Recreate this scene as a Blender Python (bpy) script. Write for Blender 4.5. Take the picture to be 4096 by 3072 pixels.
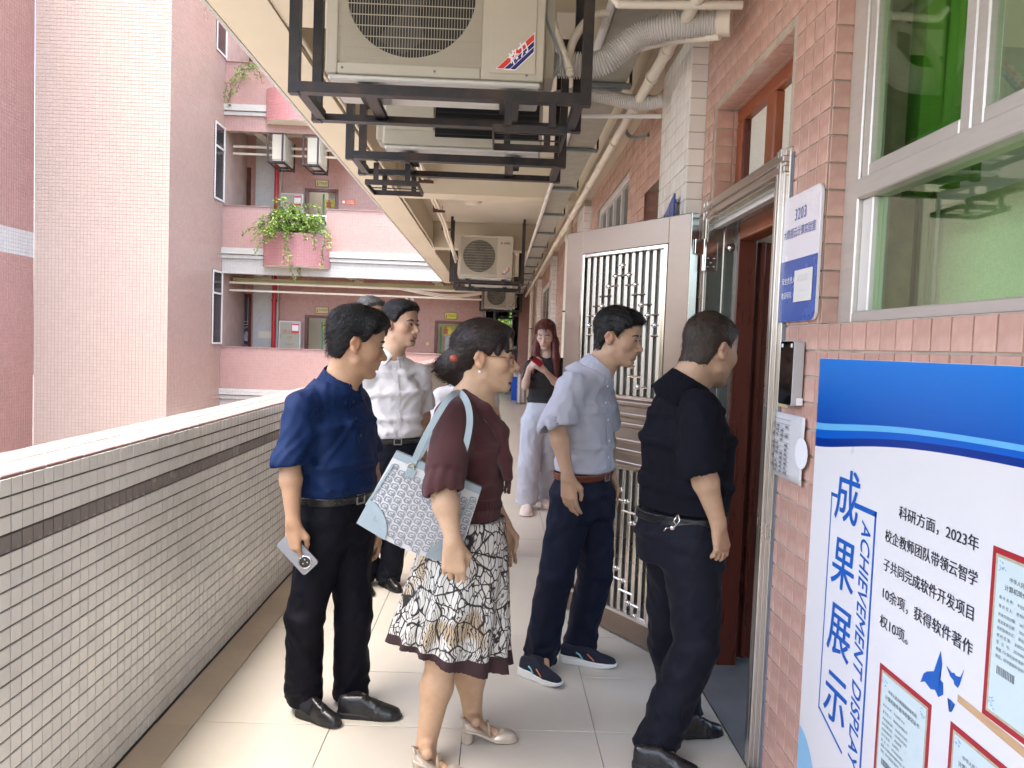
import bpy, bmesh, math, random
import numpy as np
from mathutils import Vector, Matrix, noise as mnoise
R=math.radians
for o in list(bpy.data.objects): bpy.data.objects.remove(o)
S=bpy.context.scene
COL=S.collection
# ------------------------------------------------------------ camera
CH=1.5; FPX=3040.0; YAW,PITCH,ROLL=R(1.197),R(2.881),R(2.115)
cf=np.array([math.sin(YAW)*math.cos(PITCH),math.cos(YAW)*math.cos(PITCH),-math.sin(PITCH)])
r0=np.array([math.cos(YAW),-math.sin(YAW),0.0]); u0=np.cross(r0,cf)
cr=math.cos(ROLL)*r0+math.sin(ROLL)*u0; cu=-math.sin(ROLL)*r0+math.cos(ROLL)*u0
cam=bpy.data.cameras.new('camera'); camo=bpy.data.objects.new('camera',cam); COL.objects.link(camo)
cam.sensor_width=36; cam.lens=FPX/4096*36; cam.clip_start=.05; cam.clip_end=500
camo.matrix_world=Matrix(((cr[0],cu[0],-cf[0],0),(cr[1],cu[1],-cf[1],0),(cr[2],cu[2],-cf[2],CH),(0,0,0,1)))
S.camera=camo
def at(px,py,Y):
    """a point of the place, seen at photograph pixel (px,py), Y metres down the corridor"""
    d=cf+cr*(px-2048)/FPX-cu*(py-1536)/FPX
    return np.array([0,0,CH])+d*(Y/d[1])
def pix(p):
    d=np.array(p,float)-np.array([0,0,CH]); z=d@cf
    if z<.05: return (-9e9,-9e9)
    return (2048+FPX*(d@cr)/z,1536-FPX*(d@cu)/z)
# ------------------------------------------------------------ sky, sun, exposure
W=bpy.data.worlds.new('World'); S.world=W; W.use_nodes=True
nt=W.node_tree; bg=nt.nodes['Background']; sky=nt.nodes.new('ShaderNodeTexSky')
sky.sky_type='NISHITA'; sky.sun_disc=False
SUN_EL,SUN_AZ=R(74),R(215)      # azimuth from +Y clockwise seen from above
sky.sun_elevation=SUN_EL; sky.sun_rotation=SUN_AZ
sky.air_density=1.0; sky.dust_density=5.5; sky.ozone_density=0.3; sky.altitude=0
nt.links.new(sky.outputs[0],bg.inputs[0]); bg.inputs[1].default_value=.15
sl=bpy.data.lights.new('sun','SUN'); sl.energy=.6; sl.angle=R(40); sl.color=(1,.96,.9)
so=bpy.data.objects.new('sun',sl); COL.objects.link(so)
sd=Vector((math.sin(SUN_AZ)*math.cos(SUN_EL),math.cos(SUN_AZ)*math.cos(SUN_EL),math.sin(SUN_EL)))
so.rotation_euler=sd.to_track_quat('Z','Y').to_euler(); so.location=(0,0,30)
vs=S.view_settings; vs.view_transform='Standard'; vs.look='None'; vs.gamma=1; vs.exposure=3.05
S.render.resolution_x=1024; S.render.resolution_y=768
S.render.engine='CYCLES'; S.cycles.max_bounces=10; S.cycles.diffuse_bounces=6; S.cycles.glossy_bounces=4
S.cycles.transparent_max_bounces=12; S.cycles.caustics_reflective=False; S.cycles.caustics_refractive=False
rng=random.Random(7)
# ------------------------------------------------------------ materials
M={}
def pm(name,col,rough=.5,metal=0,var=0,vscale=6,col2=None,bump=0,bscale=60,ovar=0,spec=.5,coat=0,stretch=None,sss=0,fine=0,trans=0,ior=1.45,attr=None,detail=3):
    m=bpy.data.materials.new(name); m.use_nodes=True; n=m.node_tree; N=n.nodes; L=n.links
    b=N['Principled BSDF']; b.inputs['Roughness'].default_value=rough; b.inputs['Metallic'].default_value=metal
    b.inputs['Specular IOR Level'].default_value=spec; b.inputs['Coat Weight'].default_value=coat
    b.inputs['Transmission Weight'].default_value=trans; b.inputs['IOR'].default_value=ior
    if sss:
        b.inputs['Subsurface Weight'].default_value=sss; b.inputs['Subsurface Radius'].default_value=(1,.4,.2); b.inputs['Subsurface Scale'].default_value=.008
    tc=N.new('ShaderNodeTexCoord'); mp=N.new('ShaderNodeMapping'); L.new(tc.outputs['Object'],mp.inputs[0])
    if stretch: mp.inputs['Scale'].default_value=stretch
    src=None
    if attr:
        a=N.new('ShaderNodeAttribute'); a.attribute_name=attr; src=a.outputs['Color']
    else:
        c=N.new('ShaderNodeRGB'); c.outputs[0].default_value=(*col,1); src=c.outputs[0]
    if var or col2:
        t=N.new('ShaderNodeTexNoise'); t.inputs['Scale'].default_value=vscale; t.inputs['Detail'].default_value=detail+2; t.inputs['Roughness'].default_value=.6
        L.new(mp.outputs[0],t.inputs['Vector'])
        if col2:
            rp=N.new('ShaderNodeValToRGB'); rp.color_ramp.elements[0].position=.42; rp.color_ramp.elements[1].position=.62
            L.new(t.outputs[0],rp.inputs[0]); mx=N.new('ShaderNodeMix'); mx.data_type='RGBA'
            L.new(rp.outputs[0],mx.inputs[0]); L.new(src,mx.inputs[6]); mx.inputs[7].default_value=(*col2,1); src=mx.outputs[2]
        if var:
            ma=N.new('ShaderNodeMapRange'); ma.inputs[1].default_value=.25; ma.inputs[2].default_value=.75; ma.inputs[3].default_value=1-var; ma.inputs[4].default_value=1+var
            L.new(t.outputs[0],ma.inputs[0]); hs=N.new('ShaderNodeHueSaturation'); L.new(ma.outputs[0],hs.inputs['Value']); L.new(src,hs.inputs['Color']); src=hs.outputs[0]
            rr=N.new('ShaderNodeMapRange'); rr.inputs[3].default_value=max(.02,rough-.08); rr.inputs[4].default_value=min(1,rough+.1)
            L.new(t.outputs[0],rr.inputs[0]); L.new(rr.outputs[0],b.inputs['Roughness'])
    if ovar:
        oi=N.new('ShaderNodeObjectInfo'); ge=N.new('ShaderNodeNewGeometry'); ad=N.new('ShaderNodeMath'); L.new(oi.outputs['Random'],ad.inputs[0]); L.new(ge.outputs['Random Per Island'],ad.inputs[1])
        fr=N.new('ShaderNodeMath'); fr.operation='FRACT'; L.new(ad.outputs[0],fr.inputs[0])
        ma=N.new('ShaderNodeMapRange'); ma.inputs[3].default_value=1-ovar; ma.inputs[4].default_value=1+ovar*.7; L.new(fr.outputs[0],ma.inputs[0])
        hs=N.new('ShaderNodeHueSaturation'); L.new(ma.outputs[0],hs.inputs['Value']); L.new(src,hs.inputs['Color']); src=hs.outputs[0]
    L.new(src,b.inputs['Base Color'])
    if bump or fine:
        t=N.new('ShaderNodeTexNoise'); t.inputs['Scale'].default_value=bscale; t.inputs['Detail'].default_value=detail; L.new(mp.outputs[0],t.inputs['Vector'])
        bp=N.new('ShaderNodeBump'); bp.inputs['Strength'].default_value=bump; bp.inputs['Distance'].default_value=.01
        L.new(t.outputs[0],bp.inputs['Height']); L.new(bp.outputs[0],b.inputs['Normal'])
    M[name]=m; return m
def emis(name,col,st):
    m=pm(name,col); b=m.node_tree.nodes['Principled BSDF']; b.inputs['Emission Color'].default_value=(*col,1); b.inputs['Emission Strength'].default_value=st; return m
def glass(name,col,rough=.02,refl=.25):
    m=bpy.data.materials.new(name); m.use_nodes=True; n=m.node_tree; N=n.nodes; L=n.links; N.remove(N['Principled BSDF'])
    t=N.new('ShaderNodeBsdfTransparent'); t.inputs[0].default_value=(*col,1); g=N.new('ShaderNodeBsdfGlossy'); g.inputs[0].default_value=(.9,1,.93,1); g.inputs['Roughness'].default_value=rough
    fr=N.new('ShaderNodeLayerWeight'); fr.inputs[0].default_value=.5; pw=N.new('ShaderNodeMath'); pw.operation='POWER'; pw.inputs[1].default_value=3.0; ma=N.new('ShaderNodeMath'); ma.operation='MULTIPLY_ADD'; ma.inputs[1].default_value=refl; ma.inputs[2].default_value=.03; mx=N.new('ShaderNodeMixShader')
    L.new(fr.outputs['Facing'],pw.inputs[0]); L.new(pw.outputs[0],ma.inputs[0]); L.new(ma.outputs[0],mx.inputs[0]); L.new(t.outputs[0],mx.inputs[1]); L.new(g.outputs[0],mx.inputs[2]); L.new(mx.outputs[0],N['Material Output'].inputs[0]); M[name]=m; return m
# ------------------------------------------------------------ mesh helpers
class MB:
    def __init__(s): s.v=[]; s.f=[]
    def add(s,v,f):
        k=len(s.v); s.v+= [tuple(map(float,p)) for p in v]; s.f+=[tuple(i+k for i in q) for q in f]; return s
    def box(s,x0,y0,z0,x1,y1,z1):
        if x0>x1:x0,x1=x1,x0
        if y0>y1:y0,y1=y1,y0
        if z0>z1:z0,z1=z1,z0
        return s.add([(x0,y0,z0),(x1,y0,z0),(x1,y1,z0),(x0,y1,z0),(x0,y0,z1),(x1,y0,z1),(x1,y1,z1),(x0,y1,z1)],
            [(0,3,2,1),(4,5,6,7),(0,1,5,4),(1,2,6,5),(2,3,7,6),(3,0,4,7)])
    def obox(s,c,ax,ay,az,hx,hy,hz):
        c,ax,ay,az=[np.array(q,float) for q in(c,ax,ay,az)]; v=[]
        for z in(-1,1):
            for x,y in((-1,-1),(1,-1),(1,1),(-1,1)): v.append(c+ax*hx*x+ay*hy*y+az*hz*z)
        return s.add(v,[(0,3,2,1),(4,5,6,7),(0,1,5,4),(1,2,6,5),(2,3,7,6),(3,0,4,7)])
    def bar(s,a,b,w,h,up=(0,0,1)):
        a,b,up=np.array(a,float),np.array(b,float),np.array(up,float); d=b-a; l=np.linalg.norm(d); d/=l
        if abs(d@up)>.95: up=np.array((0,1.,0))
        x=np.cross(d,up); x/=np.linalg.norm(x); z=np.cross(x,d)
        return s.obox((a+b)/2,x,d,z,w/2,l/2,h/2)
    def tube(s,path,r,n=8,caps=True):
        P=[np.array(p,float) for p in path]; m=len(P); rs=r if hasattr(r,'__len__') else [r]*m
        t=P[1]-P[0]; t/=np.linalg.norm(t); a=np.array((0,0,1.)) if abs(t[2])<.9 else np.array((1.,0,0)); x=np.cross(t,a); x/=np.linalg.norm(x); v=[]
        for i in range(m):
            t=P[min(i+1,m-1)]-P[max(i-1,0)]; t/=np.linalg.norm(t)+1e-12; x=x-t*(x@t); x/=np.linalg.norm(x); y=np.cross(t,x)
            for k in range(n):
                an=2*math.pi*k/n; v.append(P[i]+rs[i]*(math.cos(an)*x+math.sin(an)*y))
        f=[(i*n+k,i*n+(k+1)%n,(i+1)*n+(k+1)%n,(i+1)*n+k) for i in range(m-1) for k in range(n)]
        if caps: f+=[tuple(range(n-1,-1,-1)),tuple((m-1)*n+k for k in range(n))]
        return s.add(v,f)
    def lathe(s,c,axis,prof,n=16):
        c=np.array(c,float); t=np.array(axis,float); t/=np.linalg.norm(t)
        return s.tube([c+t*h for h,_ in prof],[max(r,1e-4) for _,r in prof],n)
    def sphere(s,c,r,n=10,m=6,sc=(1,1,1)):
        c=np.array(c,float); v=[c+np.array((0,0,r*sc[2]))]
        for i in range(1,m):
            a=math.pi*i/m
            for k in range(n):
                b=2*math.pi*k/n; v.append(c+r*np.array((math.sin(a)*math.cos(b)*sc[0],math.sin(a)*math.sin(b)*sc[1],math.cos(a)*sc[2])))
        v.append(c-np.array((0,0,r*sc[2]))); f=[(0,1+k,1+(k+1)%n) for k in range(n)]
        f+=[(1+i*n+k,1+(i+1)*n+k,1+(i+1)*n+(k+1)%n,1+i*n+(k+1)%n) for i in range(m-2) for k in range(n)]
        q=len(v)-1; f+=[(q,1+(m-2)*n+(k+1)%n,1+(m-2)*n+k) for k in range(n)]
        return s.add(v,f)
    def prism(s,poly,o,U,V,Nn,t):
        """polygon (u,v) extruded by t along Nn"""
        o,U,V,Nn=[np.array(q,float) for q in(o,U,V,Nn)]; k=len(poly)
        v=[o+U*a+V*b for a,b in poly]+[o+U*a+V*b+Nn*t for a,b in poly]
        f=[tuple(range(k-1,-1,-1)),tuple(range(k,2*k))]+[(i,(i+1)%k,k+(i+1)%k,k+i) for i in range(k)]
        return s.add(v,f)
    def build(s,name,mat,parent=None,smooth=False,bevel=0,seg=1,auto=None):
        me=bpy.data.meshes.new(name); me.from_pydata(s.v,[],s.f); me.update()
        bm=bmesh.new(); bm.from_mesh(me)
        bmesh.ops.recalc_face_normals(bm,faces=bm.faces)
        if bevel: bmesh.ops.bevel(bm,geom=list(bm.edges),offset=bevel,segments=seg,affect='EDGES',profile=.5,clamp_overlap=True)
        bm.to_mesh(me); bm.free()
        if smooth:
            me.polygons.foreach_set('use_smooth',[True]*len(me.polygons))
            if auto: me.set_sharp_from_angle(angle=R(auto))
        if mat: me.materials.append(M[mat] if isinstance(mat,str) else mat)
        o=bpy.data.objects.new(name,me); COL.objects.link(o)
        if parent: o.parent=parent
        return o
def tag(o,label=None,cat=None,group=None,kind=None):
    if label:o['label']=label
    if cat:o['category']=cat
    if group:o['group']=group
    if kind:o['kind']=kind
    return o
def thing(name,label,cat,group=None):
    o=bpy.data.objects.new(name,None); COL.objects.link(o); o.empty_display_size=.1
    return tag(o,label,cat,group)
def place(o,x,y,z,rz=0): o.location=(x,y,z); o.rotation_euler=(0,0,rz); return o
def copy_tree(o,parent=None):
    c=o.copy(); COL.objects.link(c); c.parent=parent
    for ch in list(o.children): copy_tree(ch,c)
    return c
def B(x0,y0,z0,x1,y1,z1): return MB().box(x0,y0,z0,x1,y1,z1)
# ---- tiles: individual objects for the ones that show largest, one joined part for the rest
TILE_MESH={}
def tile_mesh(pu,pv,th,bev,mat):
    k=(round(pu,4),round(pv,4),round(th,4),mat)
    if k not in TILE_MESH:
        me=bpy.data.meshes.new('tile'); a,b=pu/2,pv/2; c,d=a-bev,b-bev
        v=[(-a,-b,0),(a,-b,0),(a,b,0),(-a,b,0),(-a,-b,th-bev),(a,-b,th-bev),(a,b,th-bev),(-a,b,th-bev),(-c,-d,th),(c,-d,th),(c,d,th),(-c,d,th)]
        f=[(8,9,10,11)]+[(i,(i+1)%4,4+(i+1)%4,4+i) for i in range(4)]+[(4+i,4+(i+1)%4,8+(i+1)%4,8+i) for i in range(4)]
        me.from_pydata(v,[],f); me.update(); me.materials.append(M[mat]); TILE_MESH[k]=me
    return TILE_MESH[k]
def tiles(parent,o,U,V,nu,nv,pu,pv,gap,th,mat,limit=300,skip=None,bev=.0015,name='tile',pick=None,jit=.0006,us=None):
    """grid of tiles on the plane o + U*u + V*v, standing proud along U x V; mat is a name or f(i,j)"""
    o,U,V=[np.array(q,float) for q in(o,U,V)]; Nn=np.cross(U,V)
    cells=[]
    for i in range(nu):
        for j in range(nv):
            u,v=(i+.5)*pu,(j+.5)*pv
            if skip and skip(u,v): continue
            p=o+U*u+V*v; q=pix(p); d=np.linalg.norm(p-np.array((0,0,CH)))
            vis=-60<q[0]<4156 and -60<q[1]<3132
            cells.append((0 if vis else 1,d,i,j,p))
    cells.sort(key=lambda c:c[:2]); rot=Matrix((U,V,Nn)).transposed().to_4x4()
    rest={}
    for n,(h,d,i,j,p) in enumerate(cells):
        m=mat(i,j) if callable(mat) else mat
        dz=rng.uniform(-jit,jit); tu,tv=rng.uniform(-.006,.006),rng.uniform(-.006,.006)
        if n<limit and not h:
            ob=bpy.data.objects.new(name,tile_mesh(pu-gap,pv-gap,th,bev,m)); COL.objects.link(ob); ob.parent=parent
            ob.matrix_local=Matrix.Translation(p+Nn*dz)@rot@Matrix.Rotation(tu,4,'X')@Matrix.Rotation(tv,4,'Y')
        else:
            a,b=(pu-gap)/2,(pv-gap)/2; mb=rest.setdefault(m,([],[])); k=len(mb[0]); t=th+dz
            for x,y,z in((-a,-b,0),(a,-b,0),(a,b,0),(-a,b,0),(-a+bev,-b+bev,t),(a-bev,-b+bev,t),(a-bev,b-bev,t),(-a+bev,b-bev,t)):
                mb[0].append(tuple(p+U*x+V*y+Nn*(z+ (x*tv-y*tu if z else 0))))
            mb[1].extend([(k+4,k+5,k+6,k+7)]+[(k+i2,k+(i2+1)%4,k+4+(i2+1)%4,k+4+i2) for i2 in range(4)])
    for m,(v,f) in rest.items():
        me=bpy.data.meshes.new('tiling'); me.from_pydata(v,[],f); me.update(); me.materials.append(M[m])
        ob=bpy.data.objects.new('tiling',me); COL.objects.link(ob); ob.parent=parent; ob['kind']='stuff'
def text(parent,s,o,U,V,size,mat,sx=1.0,align='CENTER',bold=0,name='lettering',shear=0,proud=.0012,sp=1.0,width=0):
    """flat printed lettering lying on a surface"""
    cu_=bpy.data.curves.new('t','FONT'); cu_.body=s; cu_.size=size; cu_.align_x=align; cu_.align_y='CENTER'; cu_.shear=shear; cu_.resolution_u=3; cu_.space_character=sp
    if bold: cu_.offset=bold*size
    tmp=bpy.data.objects.new('t',cu_)
    me=bpy.data.meshes.new_from_object(tmp); bpy.data.objects.remove(tmp); bpy.data.curves.remove(cu_)
    me.materials.clear(); me.materials.append(M[mat])
    if width: sx=width/max(1e-4,max(q.co.x for q in me.vertices))
    U,V=np.array(U,float),np.array(V,float); Nn=np.cross(U,V)
    ob=bpy.data.objects.new(name,me); COL.objects.link(ob)
    if parent: ob.parent=parent
    ob.matrix_local=Matrix.Translation(np.array(o,float)+Nn*proud)@Matrix((U*sx,V,Nn)).transposed().to_4x4()
    return ob
X_,Y_,Z_=np.eye(3)
# ============================================================ materials
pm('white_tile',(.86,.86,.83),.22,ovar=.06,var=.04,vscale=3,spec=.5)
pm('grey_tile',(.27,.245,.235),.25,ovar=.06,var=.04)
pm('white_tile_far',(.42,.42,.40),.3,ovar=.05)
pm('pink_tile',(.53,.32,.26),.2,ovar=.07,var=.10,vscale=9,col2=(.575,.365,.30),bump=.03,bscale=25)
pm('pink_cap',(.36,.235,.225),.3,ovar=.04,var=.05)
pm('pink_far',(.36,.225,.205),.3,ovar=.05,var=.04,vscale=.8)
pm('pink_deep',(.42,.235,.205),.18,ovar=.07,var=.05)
pm('rose_tile',(.38,.175,.18),.25,ovar=.06)
pm('pale_tile',(.42,.345,.30),.6,spec=.12,ovar=.035,var=.03,vscale=.6)
pm('pale_tile_shaded',(.37,.26,.215),.3,ovar=.06,var=.05,vscale=.7)  # the pale tile again, its colour darkened to give the tower flank its shade
pm('maroon_tile',(.33,.19,.165),.3,ovar=.07,var=.06,vscale=.7)
pm('grout_dark',(.105,.098,.095),.9,var=.3,vscale=14,bump=.2)
pm('grout_brown',(.42,.36,.29),.9,var=.25,vscale=10,bump=.3)
pm('grout_pink',(.36,.27,.24),.9,var=.15,vscale=3)
pm('grout_light',(.42,.38,.35),.9,var=.2,vscale=3)
pm('floor_tile',(.60,.565,.49),.33,ovar=.03,var=.05,vscale=2.5,bump=.02,bscale=140)
pm('strip_tile',(.60,.51,.39),.35,ovar=.05,var=.14,vscale=3,bump=.03,bscale=120)
pm('concrete',(.16,.165,.175),.7,var=.2,vscale=5,bump=.15,bscale=30)
pm('paint_cream',(.57,.515,.40),.75,var=.06,vscale=1.3,bump=.06,bscale=40)
pm('paint_white',(.62,.58,.49),.75,var=.05,vscale=1.5,bump=.05,bscale=40)
pm('ground',(.30,.29,.27),.9,var=.15)
pm('alu',(.62,.585,.54),.38,metal=.55,var=.06,vscale=8,stretch=(1,1,12))
pm('alu_white',(.72,.70,.67),.4,metal=.2,var=.05)
pm('wood_red',(.10,.022,.012),.28,var=.25,vscale=5,stretch=(6,6,.8),bump=.06,bscale=30,coat=.2)
pm('wood_orange',(.26,.075,.03),.35,var=.25,vscale=5,stretch=(6,6,.8),bump=.06,bscale=30)
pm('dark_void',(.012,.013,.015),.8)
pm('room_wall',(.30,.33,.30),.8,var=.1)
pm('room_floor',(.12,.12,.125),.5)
pm('slate_caulk',(.17,.18,.21),.7,var=.2,vscale=20)
pm('navy_door',(.018,.018,.03),.4)
pm('line_grey',(.30,.29,.32),.6)
pm('black_frame',(.02,.02,.022),.4)
pm('curtain_green',(.10,.24,.03),.8,var=.2,vscale=3,stretch=(8,8,.5))
pm('curtain_pale',(.72,.72,.64),.85,var=.12,vscale=120,bump=.3,bscale=250)
glass('pane_green',(.84,.95,.79),refl=.75)
glass('pane_dark',(.35,.40,.38),refl=.6)
pm('window_dark',(.03,.033,.035),.12,spec=.8)
pm('red_paint',(.36,.02,.022),.35,var=.1)
# ============================================================ ground and corridor floor
tag(B(-60,-60,-4.1,60,90,-3.95).build('ground','ground'),kind='structure')
fl=tag(B(-1.5,-4,-.25,1.3,36,-.006).build('corridor_floor','grout_dark'),kind='structure')
# beige slabs (x joints at .437, -.083, -.595, -1.115), rows every .4915 from y = 2.902
pmx=[-1.115,-.595,-.083,.437,.962]
for c in range(4):
    w=pmx[c+1]-pmx[c]; y0=2.902-.4915*12
    tiles(fl,(pmx[c],y0,-.006),X_,Y_,1,84,w,.4915,.0028,.006,'floor_tile',limit=90,bev=.001,name='floor_tile',jit=.0003)
tiles(fl,(-1.262,2.88-.4825*12,-.006),X_,Y_,1,62,.147,.4825,.003,.0055,'strip_tile',limit=60,bev=.001,name='border_tile',jit=.0003)
B(.965,2.7,-.005,1.6,3.72,.004).build('threshold','concrete',fl)
# ============================================================ parapet
PX,PT=-1.267,1.113
para=thing('parapet','white tiled balcony parapet with grey stripe and pink top along the corridor','parapet')
B(-1.51,-4,-3.9,PX-.005,20.9,PT-.02).build('core','grout_dark',para)
YP0=2.013-.048*30
tiles(para,(PX-.005,YP0,PT-.006-22*.0502),Y_,Z_,400,22,.048,.0502,.0054,.005,lambda i,j:'grey_tile' if j==18 else 'white_tile',limit=300,bev=.0012)
# pink cap tiles: two rows on the top, and outer face
B(-1.514,-4,PT-.02,PX-.012,20.9,PT-.006).build('cap_bed','grout_light',para)
tiles(para,(PX-.010,YP0-.2,PT-.006),-X_,-Y_,2,0,.12,.1,.004,.008,'pink_cap')
tiles(para,(-1.514,YP0-.2,PT-.006),X_,Y_,2,195,.1225,.1,.004,.007,'pink_cap',limit=150,bev=.002)
B(-1.52,-4,-3.9,-1.512,20.9,PT-.01).build('outer_face','pink_cap',para)
# ============================================================ ceiling, edge beam, cross beams
CZ,BZ=3.62,3.15
ce=tag(B(-1.5,-4,CZ,1.3,36,3.83).build('ceiling','paint_white'),kind='structure')
eb=B(-1.5,-4,BZ,-1.19,21,CZ-.002).build('edge_beam','paint_cream',ce)
B(-1.53,-4,BZ-.0,-1.502,21,BZ+.9).build('beam_fascia','grout_brown',ce)
tiles(ce,(-1.53,21,BZ),-Y_,Z_,0,0,.1,.08,.004,.006,'white_tile')
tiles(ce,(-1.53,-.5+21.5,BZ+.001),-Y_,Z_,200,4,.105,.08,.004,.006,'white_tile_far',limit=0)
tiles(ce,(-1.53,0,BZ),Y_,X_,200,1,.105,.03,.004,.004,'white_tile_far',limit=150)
for y in(-.9,3.86,8.6,13.4,18.1): 
    B(-1.19,y,BZ+.012,1.0,y+.33,CZ-.002).build('cross_beam','paint_cream',ce,bevel=.004)
B(.82,-4,BZ+.03,1.0,36,CZ-.003).build('wall_beam','paint_cream',ce)
# ============================================================ right-hand tiled wall
wall=thing('tiled_wall','pink tiled classroom wall along the right side of the corridor','wall')
g='grout_brown'
zt=3.64
def wb(y0,y1,z0,z1,x0=1.0,x1=1.28,m=g): return B(x0,y0,z0,x1,y1,z1).build('masonry',m,wall)
wb(-4,.2,-.2,zt); wb(.2,2.36,-.2,1.602); wb(.2,2.36,3.02,zt); wb(2.36,2.70,-.2,zt); wb(2.70,3.645,2.655,zt); wb(3.645,4.62,-.2,zt)
wb(4.62,5.42,2.62,zt); wb(5.42,6.1,-.2,zt); wb(6.1,8.0,-.2,1.6); wb(6.1,8.0,2.95,zt); wb(8.0,36,-.2,zt)
pv,pu,zo=.083,.0776,.025-.083
tiles(wall,(1.0,2.6655,zo),-Y_,Z_,24,44,pu,pv,.0065,.005,'pink_tile',limit=260,skip=lambda u,v:(2.6655-u<2.30 and zo+v<1.46) or (2.6655-u<2.36 and 1.6<zo+v<3.02))
tiles(wall,(1.0,3.83,zo),-Y_,Z_,15,44,pu,pv,.0065,.005,'pink_tile',limit=150,skip=lambda u,v:(zo+v<2.65 and 2.66<3.83-u<3.65))
tiles(wall,(1.0,2.36,1.602),X_,Z_,1,24,.075,pv,.006,.006,'pink_tile',limit=40)
tiles(wall,(1.0,3.645,2.15),X_,Z_,2,6,.083,pv,.005,.004,'pink_tile',limit=40)
tiles(wall,(1.0,2.70,2.655),Y_,X_,12,2,.0787,.083,.005,.004,'pink_tile',limit=40)
def sk(u,v):
    y,z=20.6-u,zo+v
    return (4.62<y<5.42 and z<2.62) or (6.1<y<8 and 1.6<z<2.95) or any(a<y<a+.66 for a in(3.83,8.6,13.4,18.1)) or (z<2.0 and y<6)
tiles(wall,(1.0,20.6,zo),-Y_,Z_,int((20.6-4.4)/.0776),44,.0776,pv,.006,.005,'pink_tile',limit=120,skip=sk)
# second door recess and its reveal
B(1.0,5.43,-.1,1.2,5.6,2.62).build('masonry',g,wall)
tiles(wall,(1.0,5.42,1.9),X_,Z_,2,9,.085,.083,.005,.004,'pink_tile',limit=18)
B(1.17,4.62,0,1.2,5.42,2.62).build('door_leaf','wood_red',wall)
# white-tiled pilasters
for k,y in enumerate((3.832,8.6,13.4,18.1)):
    pl=thing('pilaster',['white tiled pilaster beside the open steel door','white tiled pilaster second from the doorway','white tiled pilaster third from the doorway','farthest white tiled pilaster down the corridor'][k],'pilaster','white tiled pilasters on the right wall')
    B(.917,y+.005,-.1,1.0,y+.66,BZ+.04).build('core','grout_brown',pl)
    tiles(pl,(.917,y+.66,zo),-Y_,Z_,8,38,.0825,.083,.005,.005,'white_tile',limit=120 if k==0 else 40)
    tiles(pl,(.914,y+.005,zo),X_,Z_,1,38,.086,.083,.005,.005,'white_tile',limit=40)
# ============================================================ far building across the courtyard (Y = 21)
FY,BY=21.0,22.9
far=thing('teaching_block','pink and white tiled teaching block across the courtyard with open corridors','building')
FL=3.83; XL,XR=-7.6,-1.52
def seg(k): # planter gap in the parapet of each upper floor
    return (-6.30,-4.78)
for k in range(3):
    z=FL*k
    B(XL,FY+.03,z-.32,XR+.9 if k else XR,FY+.22,z+.02).build('slab_edge','paint_cream',far)
    spans=[(XL,XR)] if k==0 else [(XL,seg(k)[0]),(seg(k)[1],XR+.4)]
    for a,b in spans:
        n=int(round((b-a)/.08)); p=(b-a)/n
        B(a,FY+.006,z+.05,b,FY+.2,z+1.19).build('parapet_core','grout_pink',far)
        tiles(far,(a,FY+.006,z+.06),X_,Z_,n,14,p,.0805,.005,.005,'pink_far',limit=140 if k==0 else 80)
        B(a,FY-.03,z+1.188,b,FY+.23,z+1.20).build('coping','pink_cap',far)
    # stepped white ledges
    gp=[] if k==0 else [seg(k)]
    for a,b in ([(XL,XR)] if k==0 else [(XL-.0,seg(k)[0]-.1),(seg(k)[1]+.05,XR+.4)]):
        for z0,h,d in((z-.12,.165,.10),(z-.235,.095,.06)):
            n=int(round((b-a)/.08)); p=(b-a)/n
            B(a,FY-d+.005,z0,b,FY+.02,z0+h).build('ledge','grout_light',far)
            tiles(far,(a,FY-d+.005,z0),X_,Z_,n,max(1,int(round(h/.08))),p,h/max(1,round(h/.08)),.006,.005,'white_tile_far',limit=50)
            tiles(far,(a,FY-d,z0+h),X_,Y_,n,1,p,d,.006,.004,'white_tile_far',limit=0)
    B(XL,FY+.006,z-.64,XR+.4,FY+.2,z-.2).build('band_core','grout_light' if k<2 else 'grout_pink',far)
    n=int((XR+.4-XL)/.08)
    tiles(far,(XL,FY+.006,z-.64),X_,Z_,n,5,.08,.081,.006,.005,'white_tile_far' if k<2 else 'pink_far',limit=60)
    B(XL,FY+.2,z-.26,.2,BY,z-.05).build('slab','paint_white',far)
    if k: 
        for x in(-6.9,-4.3,-1.9): B(x,FY+.2,z-.62,x+.25,BY,z-.27).build('corridor_beam','paint_white',far)
# top floor upward (out of frame)
B(XL,FY,11.2,XR+.4,FY+.3,12.2).build('roof_edge','pink_far',far)
B(XL,BY+.01,7.6,-.5,BY+.3,12).build('upper_wall','pink_deep',far)
tiles(far,(XL-.6,BY+.01,7.7),X_,Z_,30,30,.08,.081,.006,.004,'pink_deep',limit=0)
B(-8.1,BY-.02,9.0,-7.3,BY+.02,10.2).build('door_leaf','wood_red',far)
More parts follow.
